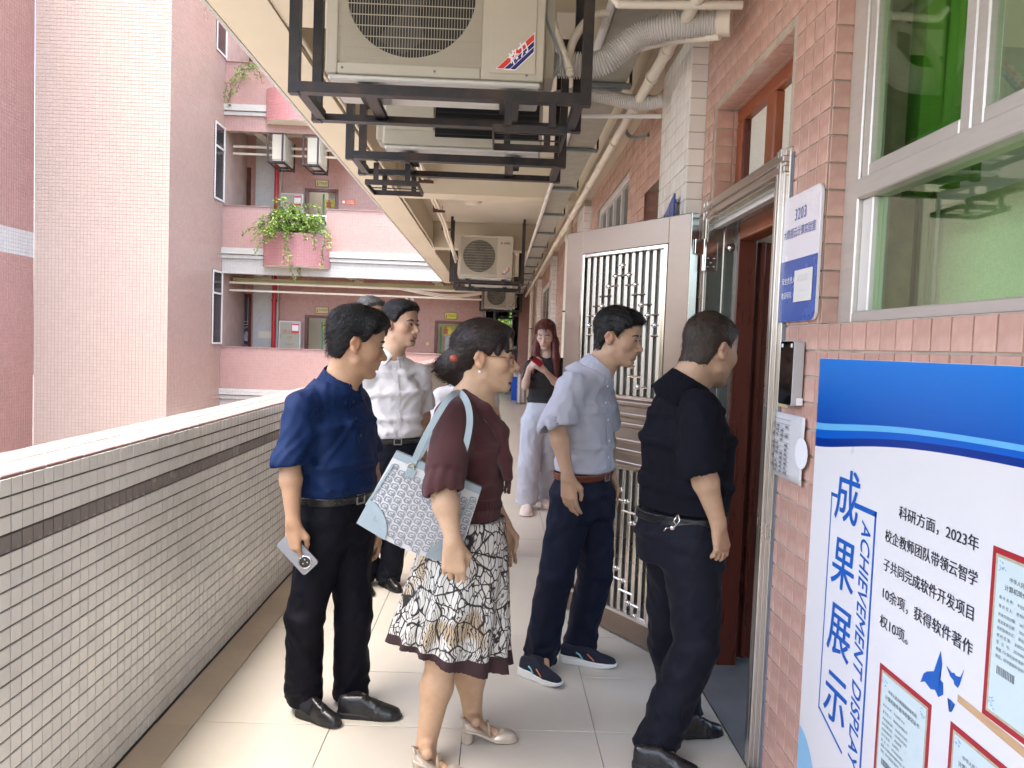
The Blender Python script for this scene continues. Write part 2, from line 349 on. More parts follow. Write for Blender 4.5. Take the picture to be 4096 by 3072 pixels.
# back walls of the two visible floors
def backwall(z,holes,x0=-8.3,x1=-.48,zt=3.57):
    xs=sorted({x0,x1,*[h[0] for h in holes],*[h[1] for h in holes]})
    for a,b in zip(xs,xs[1:]):
        h=[q for q in holes if q[0]<=a+1e-6 and q[1]>=b-1e-6]
        if h: B(a,BY,z+h[0][2],b,BY+.25,z+zt).build('masonry','grout_pink',far)
        else: B(a,BY,z,b,BY+.25,z+zt).build('masonry','grout_pink',far)
    def sk(u,v):
        x,zz=x0+u,v
        return any(q[0]-.02<x<q[1]+.02 and zz<q[2] for q in holes) or -7.27<x<-6.53 
    n=int((x1-x0)/.08)
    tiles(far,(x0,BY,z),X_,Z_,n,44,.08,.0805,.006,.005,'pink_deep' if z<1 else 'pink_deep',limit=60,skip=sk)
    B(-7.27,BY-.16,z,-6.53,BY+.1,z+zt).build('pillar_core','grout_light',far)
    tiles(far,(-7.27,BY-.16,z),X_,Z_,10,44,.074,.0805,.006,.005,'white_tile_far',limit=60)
    for a,b,h in holes:   # little room behind each opening
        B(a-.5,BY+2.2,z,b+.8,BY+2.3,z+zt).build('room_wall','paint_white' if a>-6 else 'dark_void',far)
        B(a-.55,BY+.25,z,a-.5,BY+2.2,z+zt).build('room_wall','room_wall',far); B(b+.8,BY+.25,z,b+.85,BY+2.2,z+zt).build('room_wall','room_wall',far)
        fr=MB().box(a,BY-.03,z,a+.09,BY+.14,z+h).box(b-.09,BY-.03,z,b,BY+.14,z+h).box(a+.09,BY-.03,z+h-.08,b-.09,BY+.14,z+h)
        fr.build('door_frame','wood_red',far,bevel=.005)
backwall(0,[(-8.1,-7.37,2.76),(-5.78,-4.88,2.19),(-1.9,-.95,2.165)])
backwall(FL,[(-8.13,-7.45,2.64),(-5.85,-4.875,2.1)])
B(-8.3,BY+2.3,0,0,BY+2.4,8).build('rear_wall','room_wall',far)
# end wall of the corridor joining this wing
B(-.48,BY-.2,-.2,-.38,BY+8,3.6).build('end_wall','grout_light',far)
tiles(far,(-.48,BY-.2,0),X_,Z_,1,44,.1,.081,.006,.004,'grey_tile',limit=0)
# doors
nd=thing('decorated_door','navy blue door with pale circuit lines and a hand emblem','door'); 
B(-8.05,BY-.01,0,-7.44,BY+.03,2.7).build('leaf','navy_door',nd); B(-7.44,BY-.02,0,-7.38,BY+.05,2.75).build('jamb','black_frame',nd)
ln=MB()
def pl2(pts,w=.018):
    for a,b in zip(pts,pts[1:]): ln.bar((a[0],BY-.012,a[1]),(b[0],BY-.012,b[1]),.004,w,up=(0,0,1)) if abs(a[0]-b[0])>.001 else ln.box(a[0]-w/2,BY-.014,min(a[1],b[1]),a[0]+w/2,BY-.0105,max(a[1],b[1]))
for q in([(-8.03,2.56),(-7.93,2.56),(-7.89,2.48),(-7.89,2.0),(-7.81,1.84),(-7.47,1.84)],[(-7.63,2.7),(-7.63,2.2),(-7.69,2.12),(-7.69,2.0),(-7.63,1.93),(-7.48,1.93)],[(-7.47,2.65),(-7.47,1.84)],
  [(-8.03,2.3),(-8.03,1.86),(-7.9,1.72),(-7.6,1.72)],[(-8.05,1.67),(-8.0,1.6),(-7.66,1.6)],[(-8.05,1.5),(-7.66,1.5)],[(-8.05,1.3),(-8.0,1.37),(-7.65,1.37)],[(-7.64,1.37),(-7.64,1.2)]): pl2(q)
ln.build('circuit_lines','line_grey',nd)
rg=MB(); cc=(-7.44,1.49)
for a in range(22):
    t=R(90+a*180/21); rg.obox((cc[0]+.215*math.cos(t),BY-.014,cc[1]+.27*math.sin(t)),X_,Y_,Z_,.008,.003,.008)
for a in range(24):
    t0,t1=R(90+a*7.5),R(90+(a+1)*7.5); rg.bar((cc[0]+.24*math.cos(t0),BY-.014,cc[1]+.30*math.sin(t0)),(cc[0]+.24*math.cos(t1),BY-.014,cc[1]+.30*math.sin(t1)),.004,.012)
h0=(-7.505,1.43)
for dx,dz,l in((-.06,.05,.05),(-.03,.09,.1),(0,.1,.12),(.03,.09,.1)): rg.box(h0[0]+dx-.011,BY-.015,h0[1]+.02,h0[0]+dx+.011,BY-.011,h0[1]+dz+l)
rg.box(h0[0]-.055,BY-.015,h0[1]-.08,h0[0]+.04,BY-.011,h0[1]+.05)
rg.build('hand_emblem','line_grey',nd)
d2=thing('maroon_door','dark red wooden door with a small glazed panel, upper floor across the courtyard','door')
B(-8.08,BY-.01,FL,-7.54,BY+.03,FL+2.56).build('leaf','wood_red',d2); B(-7.95,BY-.016,FL+1.85,-7.56,BY-.008,FL+2.25).build('pane','window_dark',d2)
# ---- left wing
wing=thing('side_wing','pale pink tiled stair tower, flank coloured darker for shade, across the courtyard','building')
WY,WX0,WX1=17.6,-10.6,-7.57
B(WX0,WY+.006,-4,WX1-.006,FY+2,13).build('core','grout_pink',wing)
tiles(wing,(WX0,WY+.006,-1.2),X_,Z_,38,160,(WX1-WX0)/38,.081,.009,.005,'pale_tile',limit=300)
def skw(u,v):
    y,z=WY+u,-1.2+v
    return any(20.28<y<21.0 and a<z<b for a,b in((1.25,3.22),(5.08,7.08),(8.9,10.9)))
tiles(wing,(WX1-.006,WY,-1.2),Y_,Z_,int((FY-WY)/.081),160,.081,.081,.006,.005,'pale_tile_shaded',limit=300,skip=skw)
B(-10.9,8,-4,WX0-.006,WY,13).build('flank_core','grout_pink',wing)
tiles(wing,(WX0-.006,12.5,-1.2),Y_,Z_,63,160,.081,.081,.006,.005,lambda i,j:'white_tile_far' if 53<=j<=59 else 'maroon_tile',limit=300)
for z0,z1 in((1.25,3.22),(5.08,7.08),(8.9,10.9)):
    w_=MB().box(WX1-.03,20.28,z0,WX1+.012,21.0,z1).build('window','window_dark',wing)
    fr=MB().box(WX1-.02,20.94,z0,WX1+.03,21.0,z1).box(WX1-.02,20.28,z0,WX1+.03,20.33,z1).box(WX1-.02,20.33,z0,WX1+.03,20.94,z0+.05).box(WX1-.02,20.33,z1-.05,WX1+.03,20.94,z1).box(WX1-.02,20.33,z0+(z1-z0)*.68,WX1+.03,20.94,z0+(z1-z0)*.68+.05)
    fr.build('frame','alu_white',w_)
# ============================================================ doorway with steel frame and open steel door
def steel(name,rough=.28,tint=(.62,.585,.545),st=(1,1,40)):
    m=pm(name,tint,rough,metal=1,var=.05,vscale=3); return m
steel('steel'); steel('steel_dark',.22,(.42,.44,.42)); steel('steel_bright',.12,(.72,.69,.66))
pm('steel_panel',(.32,.25,.205),.33,metal=.95,var=.10,vscale=2.2,stretch=(1,1,3),bump=.02,bscale=9)
NX=-X_
dr=thing('door_frame','stainless steel door surround with moulded trim around the open doorway','door frame')
def prof(x0,d0,steps,horizontal,lo,hi):
    """stepped moulding: list of (across0, across1, depth)"""
    mb=MB()
    for a,b,d in steps:
        if horizontal: mb.box(x0-d,lo,a,1.05,hi,b)
        else: mb.box(x0-d,a,lo,1.05,b,hi)
    return mb
X0=.996
for (a,s_) in((2.635,1),(3.705,-1)):
    st=[]
    for u0,u1,d in((0,.014,.012),(.014,.030,.024),(.030,.052,.034),(.052,.064,.026),(.064,.086,.030),(.086,.098,.016)):
        y0,y1=sorted((a+s_*u0,a+s_*u1)); st.append((y0,y1,d))
    prof(X0,0,st,False,0,2.22).build('stile','steel',dr,bevel=.0035,seg=2)
st=[(2.222-b,2.222-a,d) for a,b,d in((0,.014,.013),(.014,.030,.025),(.030,.052,.035),(.052,.064,.027),(.064,.086,.031),(.086,.098,.017))]
prof(X0,0,st,True,2.64,3.70).build('head','steel',dr,bevel=.0035,seg=2)
B(.975,3.595,0,1.108,3.61,2.124).build('jamb','steel_dark',dr); B(1.05,3.585,0,1.06,3.596,2.124).build('jamb_rib','steel_bright',dr)
B(.975,2.733,0,1.108,2.745,2.124).build('jamb','steel_dark',dr); B(.975,2.745,2.105,1.108,3.595,2.124).build('soffit','steel_dark',dr)
B(1.0,2.745,2.085,1.03,3.595,2.105).build('stop','alu_white',dr)
MB().lathe((1.085,3.597,2.0),(0,-1,0),[(0,.02),(.006,.019),(.007,.014),(.009,.013)],16).build('bolt_cover','steel_bright',dr,True)
MB().box(1.0,2.62,0,.991,2.636,2.2).build('caulk','slate_caulk',dr)
# hinge
hg=MB().obox((.955,3.575,1.945),X_,Y_,Z_,.02,.006,.055)
h1=thing('door_hinge','steel butt hinge with screws joining the steel door to its frame','hinge')
MB().box(.905,3.555,1.96,.945,3.563,2.03).build('leaf_plate','steel_bright',h1,bevel=.002); MB().box(.96,3.585,1.885,1.02,3.592,2.02).build('frame_plate','steel_bright',h1,bevel=.002)
MB().lathe((.952,3.572,1.885),Z_,[(0,.0105),(.145,.0105)],10).build('knuckle','steel_bright',h1,True,auto=40)
sc=MB()
for x,z in((.975,1.905),(1.005,1.905),(.99,1.925),(.975,1.945),(1.005,1.945)): sc.lathe((x,3.585,z),-Y_,[(0,.006),(.003,.004)],8)
sc.build('screws','steel_dark',h1,True)
# wooden inner frame, transom and leaf
wd=thing('wooden_door','dark red wooden door standing open behind the steel frame with transom light above','door')
MB().box(1.108,3.56,0,1.2,3.64,2.64).box(1.108,2.70,0,1.2,2.76,2.64).build('jamb','wood_red',wd,bevel=.006)
MB().box(1.108,2.76,2.03,1.2,3.56,2.13).build('lintel','wood_orange',wd,bevel=.012,seg=2)
MB().box(1.10,2.70,2.24,1.17,3.645,2.30).box(1.10,2.70,2.59,1.17,3.645,2.654).box(1.10,3.575,2.30,1.17,3.645,2.59).box(1.10,3.15,2.30,1.165,3.25,2.59).build('transom_frame','wood_orange',wd,bevel=.008)
B(1.14,2.76,2.30,1.145,3.575,2.59).build('transom_pane','curtain_pale',wd)
lf=MB().box(1.21,3.60,.03,2.02,3.64,2.03).build('leaf','wood_red',wd,bevel=.003)
for x0,x1,z0,z1 in((1.30,1.55,1.2,1.9),(1.68,1.93,1.2,1.9),(1.30,1.55,.25,1.0),(1.68,1.93,.25,1.0)):
    MB().box(x0,3.588,z0,x1,3.60,z1).build('panel','wood_red',lf,bevel=.01)
MB().box(1.225,3.582,.03,1.25,3.60,2.03).build('stile_bead','wood_red',lf,bevel=.006)
# the room behind
rm=thing('classroom','dim classroom behind the doorway and window','room')
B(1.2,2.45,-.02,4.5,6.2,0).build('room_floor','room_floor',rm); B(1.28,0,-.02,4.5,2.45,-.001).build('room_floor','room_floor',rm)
B(4.5,0,0,4.6,4.6,.95).build('far_wall','room_wall',rm); B(4.5,0,2.9,4.6,4.6,3.6).build('far_wall','room_wall',rm); B(1.3,4.6,0,4.5,4.7,3.6).build('end_wall','room_wall',rm); B(1.3,0,3.4,4.5,6.2,3.5).build('room_ceiling','paint_white',rm); B(1.3,-.1,0,4.5,0,3.6).build('end_wall','room_wall',rm)  # unseen far wall; open band between its pieces added to let daylight in
# steel security door, open into the corridor
leaf=thing('security_door','open stainless steel security door with barred grilles and steel balls','door')
HP=np.array((.882,3.556,0)); ld=np.array((-.528,.849,0)); ld/=np.linalg.norm(ld); ln_=np.array((-ld[1],ld[0],0)) # towards the camera side
if ln_@np.array((0,-1,0))<0: ln_=-ln_
LW,LT=.955,.05
def LB(u0,u1,z0,z1,d0=-LT,d1=0): # box in leaf coordinates, d along the visible normal
    return MB().obox(HP+ld*(u0+u1)/2+ln_*(d0+d1)/2+Z_*(z0+z1)/2,ld,ln_,Z_,(u1-u0)/2,(d1-d0)/2,(z1-z0)/2)
LZ=2.15
LB(0,.145,.015,LZ).build('stile','steel_panel',leaf,bevel=.004); LB(LW-.145,LW,.015,LZ).build('stile','steel_panel',leaf,bevel=.004)
LB(-.004,-.0005,.015,LZ,-LT+.002,-.002).build('edge','steel_dark',leaf)
a,b=.146,LW-.146
LB(a,b,2.02,LZ,-LT,-.001).build('top_rail','steel_panel',leaf,bevel=.003); LB(a,b,.015,.125,-LT,-.001).build('bottom_rail','steel_panel',leaf,bevel=.003)
LB(a,b,.905,1.245,-LT+.01,-.012).build('middle_panel','steel_panel',leaf,bevel=.003)
for z in(1.225,1.165,1.115,1.03,.98,.915): LB(a,b,z-.014,z+.014,-.013,.006).build('moulding','steel_panel',leaf,bevel=.008,seg=2)
for z0,z1 in((1.245,2.02),(.125,.905)):
    fr=[LB(a,a+.022,z0,z1,-.04,.008),LB(b-.022,b,z0,z1,-.04,.008),LB(a+.022,b-.022,z0,z0+.022,-.04,.0075),LB(a+.022,b-.022,z1-.022,z1,-.04,.0075)]
    m=MB(); [m.add(q.v,q.f) for q in fr]; m.build('grille_frame','steel_bright',leaf,bevel=.004)
    n=12; us=[a+.022+(b-a-.044)*(i+.5)/n for i in range(n)]; p=us[1]-us[0]
    for i,u in enumerate(us): LB(u-.0125,u+.0125,z0+.022,z1-.022,-.035,-.008).build('bar','steel',leaf,bevel=.003)
    h=z1-z0
    rods=MB(); balls=MB(); mid=(n-1)/2
    for r_ in range(1,int(h/.052)):
        z=z1-.03-.052*r_
        k=(r_-1)%8
        for i in range(n-1):
            c=abs(i+.5-mid)
            on=abs(c-k*.85)<1.0
            if on:
                u=(us[i]+us[i+1])/2; A=HP+ld*us[i]+ln_*-.012+Z_*z; Bq=HP+ld*us[i+1]+ln_*-.012+Z_*z; rods.tube([A,Bq],.0065,6)
                if abs(c-k*.85)<.45: balls.sphere(HP+ld*u+ln_*-.010+Z_*z,.0155,8,5)
    rods.build('rods','steel_bright',leaf,True,auto=40); balls.build('balls','steel_bright',leaf,True)
    LB(a+.02,b-.02,z0+.02,z1-.02,-LT+.001,-.042).build('back_plate','steel_dark',leaf)
# ============================================================ window beside the door
XW=1.065
wn=thing('window','silver aluminium window with green tinted glass to the right of the doorway','window')
def WB(y0,y1,z0,z1,x0,x1,m='alu',n='frame',par=wn,bv=.004): return B(x0,y0,z0,x1,y1,z1).build(n,m,par,bevel=bv)
WB(2.262,2.355,1.605,3.02,XW-.012,XW+.06); WB(.25,2.262,1.605,1.638,XW-.012,XW+.06); WB(.25,2.262,1.972,2.03,XW-.018,XW+.06); WB(.25,2.262,2.98,3.02,XW-.012,XW+.06)
WB(2.20,2.262,1.638,1.972,XW+.004,XW+.05,'alu_white')
for y0,y1 in((1.742,2.26),(1.22,1.738),(.70,1.218)):
    sh=WB(y1-.042,y1,2.03,2.98,XW-.006,XW+.03,'alu','sash'); 
    WB(y0,y0+.042,2.03,2.98,XW-.006,XW+.03,'alu','rail',sh); WB(y0+.042,y1-.042,2.03,2.068,XW-.006,XW+.03,'alu','rail',sh); WB(y0+.042,y1-.042,2.94,2.98,XW-.006,XW+.03,'alu','rail',sh)
    B(XW+.012,y0+.04,2.066,XW+.016,y1-.04,2.942).build('pane','pane_green',sh)
B(XW+.02,.25,1.636,XW+.024,2.2,1.974).build('pane','pane_green',wn)
def curtain(name,label,y0,y1,z0,z1,x,amp,wl,m):
    v=[];f=[];n=60
    for i in range(n+1):
        y=y0+(y1-y0)*i/n; d=amp*math.sin(y/wl*6.283)+amp*.5*math.sin(y/wl*6.283*2.3+1)
        for z in(z0,z1): v.append((x+d*(1 if z==z0 else .7),y+.02*math.sin(i*.7)*(z==z0),z))
    f=[(2*i,2*i+2,2*i+3,2*i+1) for i in range(n)]
    o=MB().add(v,f).build(name,m,smooth=True); o.modifiers.new('t','SOLIDIFY').thickness=.003; return tag(o,label,'curtain')
curtain('curtain','bright green curtain bunched behind the upper window panes',1.99,2.28,1.98,3.1,1.22,.025,.11,'curtain_green')
curtain('roller_blind','pale green woven blind hanging behind the lower window pane',.6,2.30,.9,1.97,1.33,.004,.5,'curtain_pale')
curtain('curtain','dull green curtain hanging at the far side of the lower window',2.31,2.44,.9,3.0,1.31,.012,.07,'curtain_green')
# ============================================================ signs and fittings by the door
pm('sign_white',(.74,.70,.74),.25,var=.02); pm('sign_blue',(.045,.10,.36),.25,var=.12,vscale=9); pm('ink_blue',(.05,.09,.33),.4); pm('white_print',(.8,.8,.82),.4); pm('card',(.72,.71,.69),.2,var=.05); pm('ink_grey',(.16,.16,.16),.5)
pm('gloss_black',(.004,.004,.005),.08,spec=.6); pm('grey_plastic',(.42,.42,.42),.4); pm('brass_plate',(.56,.43,.19),.45,var=.1,vscale=30); pm('paper',(.60,.59,.60),.6,var=.06,vscale=12,bump=.15,bscale=40); pm('ink_line',(.2,.2,.21),.6)
LU=-Y_   # reading direction on the right-hand wall
def rounded(w,h,r,n=5):
    P=[]
    for cx,cy,a0 in((w-r,r,-90),(w-r,h-r,0),(r,h-r,90),(r,r,180)):
        for i in range(n+1): a_=R(a0+90*i/n); P.append((cx+r*math.cos(a_),cy+r*math.sin(a_)))
    return P
sg=thing('room_sign','white and blue room number sign with rounded corners beside the doorway','sign')
MB().prism(rounded(.325,.425,.03),(.992,2.675,1.615),LU,Z_,NX,.012).build('plate','sign_white',sg,bevel=.002)
pb=[q for q in rounded(.325,.425,.03) if q[1]<.2]
MB().prism([(0,.207),]+[(x,y) for x,y in sorted([q for q in pb if q[0]<.16],key=lambda q:-q[1])]+[(x,y) for x,y in sorted([q for q in pb if q[0]>.16],key=lambda q:q[1])]+[(.325,.207)],(.980,2.675,1.615),LU,Z_,NX,.0008).build('blue_field','sign_blue',sg)
XS=.979
text(sg,'3203',(XS,2.50,1.968),LU,Z_,.055,'ink_blue',sx=.8,sp=1.15)
text(sg,'大数据云计算实验室',(XS,2.505,1.91),LU,Z_,.036,'ink_blue',sx=.82,bold=.004)
XS=.9783
text(sg,'安全负责人',(XS,2.572,1.752),LU,Z_,.025,'white_print',sx=.9,bold=.006); text(sg,'电话号码：',(XS,2.575,1.703),LU,Z_,.024,'white_print',sx=.9,bold=.006)
cd_=B(XS-.004,2.375,1.678,XS,2.515,1.782).build('name_card','card',sg,bevel=.001)
[B(XS-.0047,2.495-.026*k,1.744,XS-.0041,2.475-.026*k,1.764).build('faded_print','paper',cd_) for k in range(4)]; B(XS-.0047,2.497,1.712,XS-.0041,2.392,1.722).build('faded_print','paper',cd_)
tri=thing('blue_sign','blue wedge shaped projecting sign above the open steel door','sign')
MB().prism([(4.50,2.10),(3.92,2.10),(3.92,2.31),],(.885,0,0),Y_,Z_,NX,.01).build('plate','sign_blue',tri)
MB().lathe((.89,3.97,2.28),X_,[(0,.012),(.03,.012)],10).build('stud','steel_bright',tri,True)
ic=thing('face_terminal','black glass access control terminal mounted beside the doorway','intercom')
MB().prism(rounded(.112,.212,.012),(.990,2.545,1.338),LU,Z_,NX,.035).build('housing','grey_plastic',ic,bevel=.002)
MB().prism(rounded(.108,.208,.010),(.9555,2.543,1.340),LU,Z_,NX,.003).build('screen','gloss_black',ic,bevel=.001)
for y in(2.532,2.452): B(.951,y,1.528,.9524,y-.012,1.540).build('lens','white_print',ic)
B(.970,2.4275,1.342,.99,2.43,1.365).build('barcode_label','white_print',ic)
sp=B(.990,2.655,1.322,.995-.001,2.555,1.412).build('switch_plate','brass_plate',bevel=.002); tag(sp,'yellowed blank switch plate behind the access terminal','switch plate')
nb=thing('notice_sheet','creased paper timetable pinned to the tiles under the access terminal','notice')
v=[];n1,n2=8,8
for i in range(n1+1):
    for j in range(n2+1):
        y=2.685-.30*i/n1; z=1.085+.22*j/n2; v.append((.989-.006*abs(mnoise.noise((y*14,z*14,0)))-.004*(i==n1),y,z))
f=[(i*(n2+1)+j,(i+1)*(n2+1)+j,(i+1)*(n2+1)+j+1,i*(n2+1)+j+1) for i in range(n1) for j in range(n2)]
ps=MB().add(v,f).build('sheet','paper',nb,True); ps.modifiers.new('s','SOLIDIFY').thickness=.002
ls=MB()
for k in range(13): ls.box(.9815,2.67,1.098+k*.0155,.9822,2.50,1.0990+k*.0155)
for k in range(11):
    for q in range(4):
        if rng.random()<.75:
            y=2.662-q*.04; ls.box(.9815,y,1.1015+k*.0155,.9821,y-rng.uniform(.01,.026),1.1095+k*.0155)
ls.build('printed_table','ink_line',nb)
MB().lathe((.9815,2.395,1.19),NX,[(0,.05),(.0008,.05)],20).build('sticker','white_print',nb)
# ============================================================ poster board
pm('poster_white',(.70,.685,.70),.3,var=.01); pm('poster_sky',(.26,.50,.72),.3)
pm('poster_cyan',(.12,.42,.72),.3); pm('poster_mid',(.0,.10,.50),.3); pm('poster_deep',(.0,.03,.24),.3); pm('poster_ink',(.015,.015,.03),.4); pm('poster_blue',(.006,.10,.43),.35)
pm('cert_red',(.36,.02,.03),.4); pm('cert_paper',(.56,.66,.68),.4,var=.02); pm('cert_gold',(.44,.40,.30),.5,var=.2,vscale=90); pm('cert_ink',(.10,.11,.12),.5); pm('cert_flourish',(.25,.42,.60),.5,var=.2,vscale=80); pm('poster_wood',(.52,.33,.18),.5,var=.15,vscale=12,stretch=(1,1,8))
# blue sky field printed with a vertical ink gradient
m=pm('poster_field',(0,.05,.3),.3); N=m.node_tree.nodes; L=m.node_tree.links; tc=N.new('ShaderNodeTexCoord'); sx=N.new('ShaderNodeSeparateXYZ'); L.new(tc.outputs['Object'],sx.inputs[0]); mr=N.new('ShaderNodeMapRange'); mr.inputs[1].default_value=1.25; mr.inputs[2].default_value=1.5; L.new(sx.outputs[2],mr.inputs[0])
rp=N.new('ShaderNodeValToRGB'); rp.color_ramp.elements[0].color=(.002,.035,.30,1); rp.color_ramp.elements[1].color=(.0,.17,.60,1); L.new(mr.outputs[0],rp.inputs[0]); L.new(rp.outputs[0],N['Principled BSDF'].inputs['Base Color'])
po=thing('display_board','blue and white achievement display board fixed to the pink wall','display board')
XP=.982; PY0,PY1,PZ0,PZ1=2.295,.85,.12,1.497
B(XP,PY1,PZ0,.994,PY0,PZ1).build('board','poster_white',po,bevel=.0015)
def band(zf0,zf1,m,d,name):
    n=24; v=[]; ys=[PY0-.002-(PY0-PY1-.004)*i/n for i in range(n+1)]
    for y in ys: v+= [(XP-d,y,zf0(y)),(XP-d,y,zf1(y))]
    MB().add(v,[(2*i,2*i+2,2*i+3,2*i+1) for i in range(n)]).build(name,m,po)
def cv(z0,r): # printed wave, rising from left to right
    return lambda y:z0+r*(1-math.exp(-((2.295-y)/.42)**1.5))
band(cv(1.301,.052),lambda y:PZ1-.001,'poster_field',.0006,'blue_field')
band(cv(1.281,.06),cv(1.301,.052),'poster_cyan',.0006,'light_wave'); band(cv(1.255,.073),cv(1.281,.06),'poster_mid',.0006,'mid_wave'); band(cv(1.229,.083),cv(1.255,.073),'poster_deep',.0006,'deep_wave')
n=14; v=[(XP-.0006,PY0-.002,PZ0+.001)]; 
for i in range(n+1): a_=R(90*i/n); v.append((XP-.0006,PY0-.002-.15*math.sin(a_),PZ0+.001+.235*math.cos(a_)))
MB().add(v,[(0,i,i+1) for i in range(1,n+1)]).build('corner_arc','poster_sky',po)
XT=XP-.0002
for ch,z in(('成',1.105),('果',.915),('展',.727),('示',.535)): [text(po,ch,(XT-.00005*k,2.068+dy,z+dz),LU,Z_,.160,'poster_blue',sx=.9,shear=.08) for k,(dy,dz) in enumerate(((0,0),(.0022,.001),(-.0018,.0016)))]
bx=MB()
def ln2(y0,z0,y1,z1,w=.008): bx.bar((XP-.0007,y0,z0),(XP-.0007,y1,z1),w,.0006,up=(1,0,0))
ln2(2.164,1.107,2.124,1.107,.010); ln2(2.160,1.107,2.165,.47,.005); ln2(2.165,.475,2.008,.42,.007); ln2(2.02,1.104,1.900,1.104,.014); ln2(1.905,1.11,1.905,.30,.008)
bx.build('bracket_lines','poster_blue',po)
[text(po,'ACHIEVEMENT DISPLAY',(XT-.00005*k,1.952-.0012*k,1.075-.001*k),-Z_,-Y_,.070,'poster_blue',align='LEFT',sx=.88,shear=.25) for k in range(2)]
for s_,y,z in(('科研方面，2023年',1.796,1.133),('校企教师团队带领云智学',1.853,1.062),('子共同完成软件开发项目',1.853,.990),('10余项，获得软件著作',1.853,.919),('权10项。',1.853,.848)):
    [text(po,s_,(XT-.00005*k,y-k*.0006,z),LU,Z_,.0335,'poster_ink',align='LEFT',bold=.004,width={1.133:.305,1.062:.365,.990:.36,.919:.365,.848:.13}[z]) for k in range(2)]
def poly(pts,m,name,d=.0007): MB().add([(XP-d,y,z) for y,z in pts],[tuple(range(len(pts)))]).build(name,m,po)
bird=[(1.594,.876),(1.604,.850),(1.614,.822),(1.640,.810),(1.652,.800),(1.662,.776),(1.645,.785),(1.622,.778),(1.606,.784),(1.592,.774),(1.575,.788),(1.578,.812),(1.588,.814),(1.592,.822),(1.586,.850)]
for pts in(bird,[(1.572,.853),(1.555,.836),(1.543,.833),(1.540,.826),(1.527,.824),(1.522,.834),(1.510,.872),(1.522,.850),(1.536,.846),(1.543,.850),(1.550,.846)],[(1.560,.788),(1.546,.789),(1.533,.786),(1.540,.778),(1.543,.765),(1.552,.762),(1.550,.778)]):
    # scale each bird up a little about its centre so that it reads like the print
    bm_=bmesh.new(); vs_=[bm_.verts.new((XP-.0007,y,z)) for y,z in pts]; bm_.faces.new(vs_); bmesh.ops.triangulate(bm_,faces=bm_.faces); me=bpy.data.meshes.new('bird'); bm_.to_mesh(me); bm_.free(); me.materials.append(M['poster_blue']); ob=bpy.data.objects.new('bird_print',me); COL.objects.link(ob); ob.parent=po
poly([(1.526,.812),(1.30,.806),(1.0,.800),(1.0,.778),(1.30,.786),(1.526,.796)],'poster_wood','shelf_print')
def cert(y0,z1,w,h,full):
    c=B(XP-.0012,y0-w,z1-h,XP-.0002,y0,z1).build('certificate','cert_red',po)
    B(XP-.0016,y0-w+.011,z1-h+.012,XP-.0011,y0-.011,z1-.012).build('border','cert_gold',c); B(XP-.002,y0-w+.017,z1-h+.018,XP-.0015,y0-.017,z1-.018).build('paper','cert_paper',c)
    fl_=MB()
    for cy,cz in((y0-.03,z1-.034),(y0-w+.03,z1-.034),(y0-.03,z1-h+.034),(y0-w+.03,z1-h+.034)):
        for q in range(14): a_=rng.uniform(0,6.28); r_=rng.uniform(.002,.012); fl_.lathe((XP-.0021,cy+r_*math.cos(a_),cz+r_*math.sin(a_)),NX,[(0,.0016),(.0003,.0016)],6)
    fl_.build('flourish','cert_flourish',c)
    xx=XP-.002; yc=y0-w/2
    text(c,'中华人民共和国国家版权局',(xx,yc,z1-.052),LU,Z_,.0105,'cert_ink',bold=.004); text(c,'计算机软件著作权登记证书',(xx,yc,z1-.070),LU,Z_,.0125,'cert_ink',bold=.004)
    rows=['软 件 名 称：  平台软件 V1.0','著 作 权 人：  教育科技有限公司','开发完成日期：  2023年01月28日','首次发表日期：  2023年02月28日','权利取得方式：  原始取得','权 利 范 围：  全部权利','登   记   号：  2023SR0535826','根据《计算机软件保护条例》的','规定，经中国版权保护中心审核']
    z=z1-.092
    for k,r_ in enumerate(rows):
        if z<z1-h+.05: break
        text(c,r_,(xx,y0-.03,z),LU,Z_,.0078,'cert_ink',align='LEFT'); z-=.0165 if k<2 else .0135
    bc=MB(); y=y0-.035
    while y>y0-.085: wv=rng.uniform(.0008,.0026); bc.box(xx-.0003,y,z-.004,xx,y-wv,z-.020); y-=wv+rng.uniform(.0008,.002)
    bc.build('barcode','cert_ink',c)
cert(1.447,1.146,.235,.335,1); cert(1.838,.746,.224,.335,1); cert(1.543,.746,.224,.335,1)
# ============================================================ air conditioners hung under the ceiling
pm('ac_beige',(.46,.43,.35),.42,var=.05,vscale=4); pm('ac_white',(.70,.69,.65),.4,var=.05); pm('ac_dark',(.02,.021,.022),.5); pm('ac_fan',(.06,.06,.06),.4); pm('coil',(.012,.013,.014),.45,metal=.3)
pm('iron',(.032,.034,.038),.45,metal=.4,var=.25,vscale=7,col2=(.055,.04,.034),bump=.08,bscale=30); pm('rust',(.075,.035,.02),.7,var=.4,vscale=12)
pm('logo_red',(.62,.045,.03),.4); pm('logo_blue',(.015,.02,.16),.4); pm('pvc',(.70,.65,.54),.4,var=.08,vscale=6); pm('pvc_white',(.70,.68,.65),.45,var=.06,vscale=8); pm('cable_grey',(.30,.32,.33),.5); pm('tray',(.36,.35,.29),.5,metal=.35,var=.2,vscale=9,stretch=(1,1,1)); pm('galv',(.22,.25,.25),.45,metal=.5,var=.2,vscale=12); pm('black_ink',(.02,.02,.02),.5)
